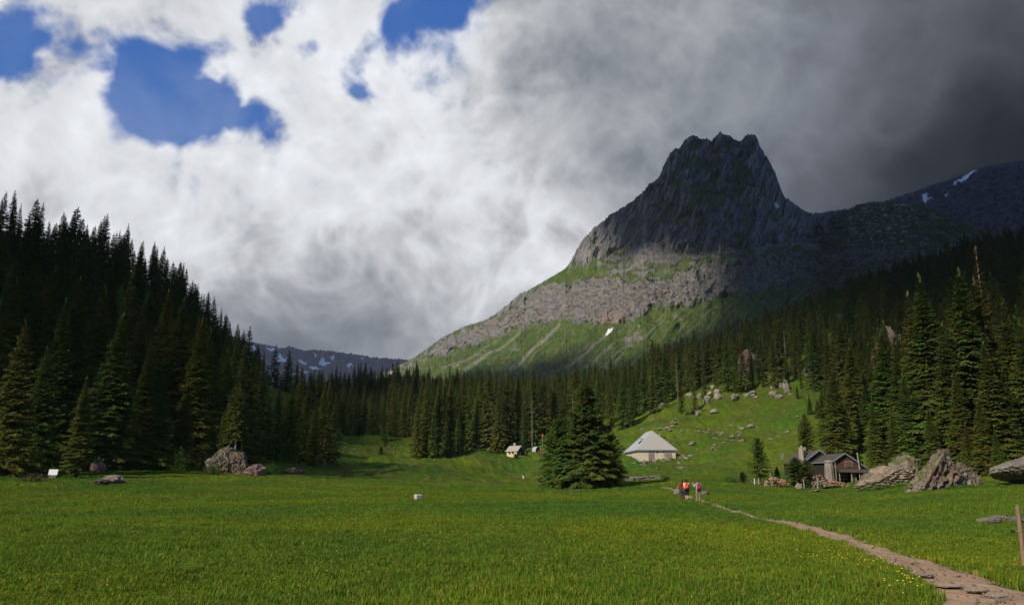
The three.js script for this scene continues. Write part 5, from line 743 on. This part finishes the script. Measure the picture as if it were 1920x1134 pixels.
// ---------------------------------------------------------------- hikers
function skinned(capsules, blend, lo, hi, res) { // one continuous surface round tapered capsules
  const mc = new MarchingCubes(res, new THREE.MeshBasicMaterial(), false, false, 60000), half = res / 2, size = Math.max(hi[0] - lo[0], hi[1] - lo[1], hi[2] - lo[2]) / 2, cx = (lo[0] + hi[0]) / 2, cy = (lo[1] + hi[1]) / 2, cz = (lo[2] + hi[2]) / 2;
  mc.isolation = 0;
  for (let k = 0; k < res; k++) for (let j = 0; j < res; j++) for (let i = 0; i < res; i++) {
    const x = cx + (i - half) / half * size, y = cy + (j - half) / half * size, z = cz + (k - half) / half * size; let d = 1e3;
    for (const [a, b, ra, rb, fx = 1, fz = 1] of capsules) { const px = (x - a[0]) / fx, py = y - a[1], pz = (z - a[2]) / fz, bx = (b[0] - a[0]) / fx, by = b[1] - a[1], bz = (b[2] - a[2]) / fz, t = clamp((px * bx + py * by + pz * bz) / (bx * bx + by * by + bz * bz + 1e-9), 0, 1), e = Math.hypot(px - bx * t, py - by * t, pz - bz * t) - lerp(ra, rb, t); const h = clamp(0.5 + 0.5 * (d - e) / blend, 0, 1); d = d > 100 ? e : lerp(d, e, h) - blend * h * (1 - h); }
    mc.field[i + j * res + k * res * res] = -d;
  }
  mc.update();
  const n = mc.count, p = new Float32Array(n * 3), q = new Float32Array(n * 3);
  for (let i = 0; i < n; i++) { p[i * 3] = cx + mc.positionArray[i * 3] * size; p[i * 3 + 1] = cy + mc.positionArray[i * 3 + 1] * size; p[i * 3 + 2] = cz + mc.positionArray[i * 3 + 2] * size; const nx = mc.normalArray[i * 3], ny = mc.normalArray[i * 3 + 1], nz = mc.normalArray[i * 3 + 2], l = Math.hypot(nx, ny, nz) || 1; q[i * 3] = nx / l; q[i * 3 + 1] = ny / l; q[i * 3 + 2] = nz / l; }
  const g = new THREE.BufferGeometry(); g.setAttribute('position', new THREE.BufferAttribute(p, 3)); g.computeVertexNormals(); return g;
}
const skin = plain(0.55, 0.33, 0.23, 0.6);
function hiker(label, px, d, turn, H, o) {
  const g = thing('person', label, 'person', groundAt(px, d, 0.02), turn); g.scale.setScalar(H / 1.74);
  const S = [[-0.185, 1.42, 0.01], [0.185, 1.42, 0.01]], hipJ = [[-0.09, 0.93, 0], [0.09, 0.93, 0]], { elbow, wrist, knee, ankle } = o;
  const body = [[[0, 0.98, 0], [0, 1.36, 0.01], 0.12, 0.135, 1.25, 0.85], [[0, 1.40, 0.01], [0, 1.54, -0.01], 0.055, 0.05], [[0, 1.60, -0.02], [0, 1.66, -0.015], 0.085, 0.088, 0.92, 1.08], [[0, 1.56, -0.07], [0, 1.60, -0.09], 0.03, 0.022], [[-0.085, 1.61, -0.01], [-0.09, 1.64, 0], 0.018, 0.016], [[0.085, 1.61, -0.01], [0.09, 1.64, 0], 0.018, 0.016]];
  for (const k of [0, 1]) { body.push([S[k], elbow[k], 0.052, 0.04], [elbow[k], wrist[k], 0.04, 0.028]); const w = wrist[k], dir = new THREE.Vector3(...w).sub(new THREE.Vector3(...elbow[k])).normalize(); body.push([w, [w[0] + dir.x * 0.08, w[1] + dir.y * 0.08, w[2] + dir.z * 0.08], 0.034, 0.03, 1, 0.8]); body.push([hipJ[k], knee[k], 0.085, 0.06], [knee[k], ankle[k], 0.06, 0.038], [ankle[k], [ankle[k][0], 0.05, ankle[k][2] - 0.13], 0.042, 0.032]); }
  const bodyGeo = [skinned(body, 0.03, [-0.55, -0.02, -0.55], [0.55, 1.8, 0.55], 62)];
  for (const k of [0, 1]) { const w = new THREE.Vector3(...wrist[k]), dir = w.clone().sub(new THREE.Vector3(...elbow[k])).normalize(), side = new THREE.Vector3(0, 0, 1).cross(dir).normalize(), curl = new THREE.Vector3().crossVectors(dir, side).multiplyScalar(k ? 1 : -1); for (let f = 0; f < 5; f++) { const thumb = f === 4, root = w.clone().addScaledVector(dir, thumb ? 0.03 : 0.085).addScaledVector(side, thumb ? 0.035 : (f - 1.5) * 0.019), len = [0.062, 0.072, 0.068, 0.05, 0.055][f], d1 = dir.clone().addScaledVector(side, thumb ? 0.8 : (f - 1.5) * 0.08).addScaledVector(curl, 0.35).normalize(), mid = root.clone().addScaledVector(d1, len * 0.55), tip = mid.clone().addScaledVector(d1.clone().addScaledVector(curl, 0.8).normalize(), len * 0.5); const c = new THREE.TubeGeometry(new THREE.QuadraticBezierCurve3(root, mid, tip), 4, 0.0085, 5).toNonIndexed(); c.deleteAttribute('uv'); bodyGeo.push(c); } }
  mesh('body', mergeGeometries(bodyGeo), skin, g);
  const sleeve = o.sleeve ?? 0.5, shirt = [[[0, 1.0, 0], [0, 1.37, 0.01], 0.135, 0.155, 1.25, 0.9], [[-0.1, 1.42, 0.01], [0.1, 1.42, 0.01], 0.075, 0.075]];
  for (const k of [0, 1]) { const a = new THREE.Vector3(...S[k]), b = new THREE.Vector3(...elbow[k]), e = a.clone().lerp(b, Math.min(1, sleeve)); if (sleeve > 0) shirt.push([S[k], e.toArray(), 0.075, 0.062]); if (sleeve > 1) shirt.push([elbow[k], wrist[k], 0.058, 0.045]); }
  mesh('shirt', skinned(shirt, 0.03, [-0.55, 0.7, -0.55], [0.55, 1.8, 0.55], 42), o.shirt, g);
  const legs = [[[0, 0.93, 0], [0, 1.03, 0], 0.14, 0.135, 1.2, 0.95]];
  for (const k of [0, 1]) { const a = hipJ[k], kn = knee[k]; if (o.bottom === 'shorts') legs.push([a, [lerp(a[0], kn[0], 0.85) * 1.05, lerp(a[1], kn[1], 0.85), lerp(a[2], kn[2], 0.85)], 0.115, 0.112]); else legs.push([a, kn, 0.108, 0.086], [kn, [ankle[k][0], ankle[k][1] + 0.0, ankle[k][2]], 0.084, 0.072]); }
  mesh(o.bottom === 'shorts' ? 'shorts' : 'trousers', skinned(legs, 0.025, [-0.6, 0, -0.6], [0.6, 1.2, 0.6], 46), o.trousers, g);
  for (const k of [0, 1]) mesh('boot', skinned([[[ankle[k][0], 0.13, ankle[k][2]], [ankle[k][0], 0.055, ankle[k][2]], 0.055, 0.055], [[ankle[k][0], 0.05, ankle[k][2] + 0.02], [ankle[k][0], 0.045, ankle[k][2] - 0.15], 0.052, 0.042]], 0.03, [ankle[k][0] - 0.2, -0.05, ankle[k][2] - 0.3], [ankle[k][0] + 0.2, 0.35, ankle[k][2] + 0.1], 28), o.boot ?? plain(0.05, 0.04, 0.035, 0.8), g);
  mesh(o.cap ? 'cap' : 'hair', skinned(o.cap ? [[[0, 1.675, -0.01], [0, 1.70, -0.01], 0.10, 0.085], [[0, 1.675, -0.08], [0, 1.67, -0.15], 0.05, 0.03, 1.6, 1]] : [[[0, 1.645, 0.01], [0, 1.69, -0.005], 0.10, 0.085, 0.95, 1.05], [[0, 1.56, 0.055], [0, 1.64, 0.04], 0.05, 0.08]], 0.03, [-0.3, 1.4, -0.3], [0.3, 1.95, 0.3], 36), o.hair, g);
  if (o.pack) { const pack = mesh('backpack', skinned([[[-0.07, 1.08, 0.24], [-0.07, 1.40, 0.20], 0.11, 0.09], [[0.07, 1.08, 0.24], [0.07, 1.40, 0.20], 0.11, 0.09], [[-0.05, 1.12, 0.32], [0.05, 1.12, 0.32], 0.085, 0.085], [[0, 1.44, 0.18], [0, 1.47, 0.2], 0.08, 0.06]], 0.05, [-0.45, 0.8, -0.1], [0.45, 1.7, 0.6], 44), o.pack, g); mesh('pack_base', new THREE.CapsuleGeometry(0.085, 0.16, 4, 10).rotateZ(Math.PI / 2).translate(0, 0.99, 0.24), o.packBase, pack); for (const s of [-1, 1]) mesh('strap', new THREE.TubeGeometry(new THREE.CatmullRomCurve3([[0.09 * s, 1.44, 0.14], [0.12 * s, 1.50, 0.02], [0.12 * s, 1.36, -0.145], [0.14 * s, 1.1, -0.10], [0.12 * s, 1.02, 0.12]].map((v) => new THREE.Vector3(...v))), 16, 0.018, 5), o.packBase, pack); mesh('pocket', new THREE.CapsuleGeometry(0.055, 0.1, 4, 8).rotateZ(Math.PI / 2).translate(0, 1.14, 0.385), o.pocket ?? o.pack, pack); }
  return g;
}
const fabric = (r, g, b) => plain(r, g, b, 0.9), black = fabric(0.012, 0.012, 0.014);
hiker('hiker in red top and dark grey trousers, half hidden by a companion with orange pack', 1276.5, 73.5, 0.15, 1.74, { elbow: [[-0.30, 1.20, 0.02], [0.27, 1.18, 0.02]], wrist: [[-0.34, 1.14, -0.20], [0.28, 1.12, -0.22]], knee: [[-0.10, 0.50, -0.05], [0.10, 0.51, -0.03]], ankle: [[-0.10, 0.09, 0.04], [0.10, 0.09, 0.0]], sleeve: 0.85, shirt: fabric(0.48, 0.02, 0.025), trousers: fabric(0.05, 0.055, 0.065), hair: fabric(0.05, 0.02, 0.018), pack: fabric(0.02, 0.02, 0.024), packBase: black });
hiker('black-haired hiker with orange-red backpack, dark knee shorts and bare calves', 1284.5, 72, -0.05, 1.76, { elbow: [[-0.27, 1.16, 0.05], [0.27, 1.16, 0.05]], wrist: [[-0.27, 0.92, -0.04], [0.28, 0.92, -0.04]], knee: [[-0.08, 0.50, -0.04], [0.08, 0.51, -0.01]], ankle: [[-0.06, 0.10, 0.06], [0.07, 0.09, -0.03]], sleeve: 0.35, shirt: fabric(0.75, 0.72, 0.68), trousers: fabric(0.025, 0.026, 0.032), bottom: 'shorts', hair: black, pack: fabric(0.72, 0.075, 0.02), packBase: fabric(0.03, 0.03, 0.035), pocket: fabric(0.7, 0.16, 0.05) });
hiker('hiker in light blue shirt and taupe trousers with red backpack, hand raised', 1306, 71.5, 0.05, 1.72, { elbow: [[-0.34, 1.24, -0.02], [0.33, 1.26, 0.0]], wrist: [[-0.40, 1.46, -0.10], [0.36, 1.20, -0.22]], knee: [[-0.12, 0.50, -0.02], [0.11, 0.50, -0.03]], ankle: [[-0.14, 0.09, 0.03], [0.12, 0.09, 0.02]], sleeve: 0.62, shirt: fabric(0.14, 0.50, 0.80), trousers: fabric(0.23, 0.185, 0.15), hair: fabric(0.06, 0.045, 0.035), cap: true, pack: fabric(0.45, 0.02, 0.045), packBase: fabric(0.03, 0.02, 0.05), pocket: fabric(0.65, 0.03, 0.04) });
hiker('distant hiker in purple top and white trousers on the rising meadow path', 981, 226, 0.1, 1.78, { elbow: [[-0.30, 1.18, 0.04], [0.30, 1.18, 0.04]], wrist: [[-0.34, 0.96, -0.06], [0.34, 0.96, -0.06]], knee: [[-0.09, 0.50, -0.05], [0.09, 0.51, 0.0]], ankle: [[-0.08, 0.09, 0.06], [0.09, 0.09, -0.05]], sleeve: 0.7, shirt: fabric(0.10, 0.05, 0.16), trousers: fabric(0.75, 0.70, 0.62), hair: fabric(0.08, 0.04, 0.03), pack: fabric(0.06, 0.04, 0.12), packBase: black });

// ---------------------------------------------------------------- low growth
function leafyBush(name, label, px, d, w, h, seed, tone, n = 700, group) {
  const rnd = mulberry(seed), g = thing(name, label, 'bush', groundAt(px, d), rnd() * 6, group), pos = [], col = [], twigs = [];
  for (let k = 0; k < n; k++) {
    const a = rnd() * 6.28, e = Math.acos(1 - rnd()), r = Math.pow(rnd(), 0.4), lump = 0.8 + 0.35 * noise3(Math.cos(a) * 1.6 + seed, e * 1.4, Math.sin(a) * 1.6), c = [Math.sin(e) * Math.cos(a) * r * lump * w / 2, Math.cos(e) * r * lump * h, Math.sin(e) * Math.sin(a) * r * lump * w / 2], s = 0.10 + 0.12 * rnd(), u = new THREE.Vector3(rnd() - 0.5, rnd() - 0.2, rnd() - 0.5).normalize(), v = new THREE.Vector3(rnd() - 0.5, rnd() - 0.5, rnd() - 0.5).cross(u).normalize(), t = 0.65 + 0.6 * rnd(), f = (i, j) => [c[0] + u.x * i + v.x * j, c[1] + u.y * i + v.y * j, c[2] + u.z * i + v.z * j];
    pos.push(...f(0, 0), ...f(s * 0.5, s * 0.3), ...f(s, 0), ...f(0, 0), ...f(s, 0), ...f(s * 0.5, -s * 0.3)); for (let i = 0; i < 6; i++) col.push(t * (0.9 + 0.3 * rnd()), t, t);
  }
  for (let k = 0; k < 7; k++) { const a = rnd() * 6.28, c = new THREE.CylinderGeometry(0.012, 0.03, h * 0.8, 4).translate(0, h * 0.4, 0).rotateX(Math.sin(a) * 0.5).rotateZ(Math.cos(a) * 0.5); twigs.push(c); }
  const q = new THREE.BufferGeometry(); q.setAttribute('position', new THREE.Float32BufferAttribute(pos, 3)); q.setAttribute('color', new THREE.Float32BufferAttribute(col, 3));
  mesh('foliage', q, tone, g); mesh('stem', mergeGeometries(twigs), barkBrown, g);
}
const fresh = needles(0.075, 0.165, 0.022), dull = needles(0.06, 0.10, 0.022), lush = needles(0.05, 0.13, 0.02);
leafyBush('leafy_bush', 'bright green leafy sapling under the dark hill-foot spruces', 334, 134, 4.2, 4.6, 21, fresh, 1500); leafyBush('leafy_bush', 'spreading bright green shrub right of the red-brown boulder', 505, 140, 5.0, 2.2, 22, fresh, 1300); leafyBush('leafy_bush', 'dark round bush at the right end of the tumbled wall', 1247, 141, 2.4, 1.1, 23, dull, 600); leafyBush('leafy_bush', 'low leafy clump left of the broken fence', 1367, 138, 3.0, 1.3, 24, lush, 700);
leafyBush('leafy_bush', 'tall bright weeds beside the weathered stump', 1542, 144, 1.6, 1.7, 25, fresh, 700); leafyBush('leafy_bush', 'green shrub on the crest right of the pointed boulder', 1795, 110, 4.5, 3.6, 26, lush, 1400); leafyBush('leafy_bush', 'mossy green bush at the left foot of the outcrop', 402, 133, 4.0, 1.9, 27, dull, 1100); leafyBush('leafy_bush', 'brown-green scrub on the low bank before the white board', 70, 117, 4.5, 1.1, 28, needles(0.10, 0.10, 0.03), 900); leafyBush('leafy_bush', 'leafy dark shrub above the felled log', 55, 127, 2.6, 2.6, 29, dull, 900);
for (const [px, d, w, h, s] of [[1622, 122, 2.2, 0.8, 31], [1640, 121, 2.4, 0.9, 32], [1660, 120.5, 2.2, 0.7, 33], [1682, 121, 2.4, 0.9, 34], [1704, 120, 2.0, 0.9, 35], [1612, 124, 1.6, 0.7, 36]]) leafyBush('nettle_clump', 'clump of green weeds along the foot of the huge low boulder', px, d, w, h, s, lush, 420, 'weeds along the low boulder');
for (const [px, d, w, h, s] of [[1800, 102, 1.8, 0.5, 41], [1780, 101, 1.6, 0.45, 42], [1815, 102, 1.5, 0.5, 43]]) leafyBush('nettle_clump', 'low weeds at the foot of the pointed boulder', px, d, w, h, s, lush, 260, 'weeds at the pointed boulder');

// ---------------------------------------------------------------- meadow grass
{
  function tuft(seed, n, spread, tall) {
    const rnd = mulberry(seed), pos = [], col = [];
    for (let k = 0; k < n; k++) {
      const a = rnd() * 6.28, r = Math.sqrt(rnd()) * spread, x = Math.cos(a) * r, z = Math.sin(a) * r, h = tall * (0.45 + 0.75 * rnd()), b = rnd() * 6.28, lean = h * (0.2 + 0.6 * rnd()), w = 0.0045 + 0.004 * rnd(), dx = Math.cos(b), dz = Math.sin(b), t = 0.85 + 0.32 * rnd(), dry = rnd() < 0.07 ? 1 : 0, c = [t * lerp(1, 2.2, dry), t * lerp(1, 1.15, dry), t * lerp(1, 2.2, dry)];
      const p0 = [x - dz * w, -0.03, z + dx * w], p1 = [x + dz * w, -0.03, z - dx * w], m0 = [x + dx * lean * 0.3 - dz * w * 0.8, h * 0.6, z + dz * lean * 0.3 + dx * w * 0.8], m1 = [x + dx * lean * 0.3 + dz * w * 0.8, h * 0.6, z + dz * lean * 0.3 - dx * w * 0.8], tip = [x + dx * lean, h, z + dz * lean];
      pos.push(...p0, ...p1, ...m0, ...m0, ...p1, ...m1, ...m0, ...m1, ...tip); for (let i = 0; i < 9; i++) col.push(...c);
    }
    const g = new THREE.BufferGeometry(); g.setAttribute('position', new THREE.Float32BufferAttribute(pos, 3)); g.setAttribute('color', new THREE.Float32BufferAttribute(col, 3)); return g;
  }
  const blade = plain(1, 1, 1, 0.95, { vertexColors: true, specularIntensity: 0.1, transmission: 0.3, thickness: 0, side: THREE.DoubleSide }), kinds = [tuft(1, 30, 0.16, 0.075), tuft(2, 26, 0.14, 0.10), tuft(3, 30, 0.18, 0.06)], rnd = mulberry(2024), lists = kinds.map(() => []), q = [0, 0, 0];
  for (const [d0, d1, per, size] of [[10, 18, 62, 1], [18, 28, 44, 1.1], [28, 45, 26, 1.35], [45, 70, 12, 1.8], [70, 105, 4.5, 2.4], [105, 150, 1.4, 3.0]]) {
    const half = 36 * Math.PI / 180, n = Math.round(per * half * (d1 * d1 - d0 * d0));
    for (let k = 0; k < n; k++) {
      const d = Math.sqrt(lerp(d0 * d0, d1 * d1, rnd())), a = (rnd() * 2 - 1) * half, x = d * Math.sin(a), z = -d * Math.cos(a), tall = fbm2(x * 0.09, z * 0.09, 3) + 0.4 * fbm2(x * 0.5, z * 0.5, 2), r1 = rnd(), r2 = rnd(), r3 = rnd();
      if (d < 108) { const pd = pathDistance(x, z); if (pd < 0.02 || (pd < 0.16 && r1 < 0.5)) continue; }
      const s = size * (0.75 + 0.5 * r2), sy = s * clamp(1 + tall * 1.1, 0.5, 1.7) / (size > 1.5 ? size * 0.62 : 1);
      lists[r3 < 0.4 ? 0 : r3 < 0.7 ? 1 : 2].push([x, z, s, sy, r1 * 6.28]);
    }
  }
  const field = new THREE.Group(); field.name = 'meadow_grass'; field.userData = { kind: 'stuff', label: 'tall green meadow grass covering the valley floor', category: 'grass' }; scene.add(field);
  const m = new THREE.Matrix4(), qt = new THREE.Quaternion(), up = new THREE.Vector3(0, 1, 0), c = new THREE.Color();
  kinds.forEach((g, i) => { const im = shade(new THREE.InstancedMesh(g, blade, lists[i].length)); im.name = 'grass_blades'; im.userData.kind = 'stuff'; lists[i].forEach(([x, z, s, sy, t], k) => { m.compose(onGround(x, z), qt.setFromAxisAngle(up, t), new THREE.Vector3(s, sy, s)); im.setMatrixAt(k, m); meadowTint(x, z, q); const v = 1.30 * (0.88 + 0.24 * ((k * 7919) % 101) / 101); im.setColorAt(k, c.setRGB(q[0] * v, q[1] * v, q[2] * v)); }); field.add(im); });
  // buttercups in loose drifts
  const head = [new THREE.SphereGeometry(0.0115, 6, 4).scale(1, 0.6, 1).translate(0, 0.19, 0)], stem = new THREE.CylinderGeometry(0.0025, 0.003, 0.19, 3).translate(0, 0.095, 0), spots = [];
  for (const [px, py, n, sx, sy] of [[1300, 985, 60, 130, 22], [1440, 1010, 70, 90, 24], [1560, 1035, 90, 100, 26], [1640, 1060, 80, 70, 24], [1690, 1100, 60, 40, 32], [1730, 1010, 20, 40, 12], [300, 1040, 30, 280, 80], [800, 1040, 30, 380, 80], [1180, 960, 40, 100, 14], [1715, 1110, 30, 24, 30], [600, 970, 60, 200, 16]]) for (let k = 0; k < n * 0.3; k++) { const x = px + (rnd() + rnd() - 1) * sx, y = py + (rnd() + rnd() - 1) * sy, b = bearing(x, y); if (b.tan > -0.02) continue; const d = (EYE - 0.2) / -b.tan; if (d < 11 || d > 85) continue; const X = d * Math.sin(b.az), Z = -d * Math.cos(b.az); if (pathDistance(X, Z) > 0.1) spots.push([X, Z]); }
  const flowers = new THREE.Group(); flowers.name = 'wildflowers'; flowers.userData = { kind: 'stuff', label: 'scattered yellow buttercups in the meadow grass', category: 'flowers' }; scene.add(flowers);
  for (const [name, g, mat] of [['flower_heads', head[0], plain(0.78, 0.58, 0.02, 0.6)], ['flower_stems', stem, plain(0.08, 0.14, 0.02, 0.9)]]) { const im = shade(new THREE.InstancedMesh(g, mat, spots.length)); im.name = name; im.userData.kind = 'stuff'; spots.forEach(([x, z], k) => { const s = 0.85 + 0.5 * ((k * 37) % 17) / 17; m.compose(onGround(x, z), qt.identity(), new THREE.Vector3(s * 1.2, s, s * 1.2)); im.setMatrixAt(k, m); }); flowers.add(im); }
}
renderer.render(scene, camera);
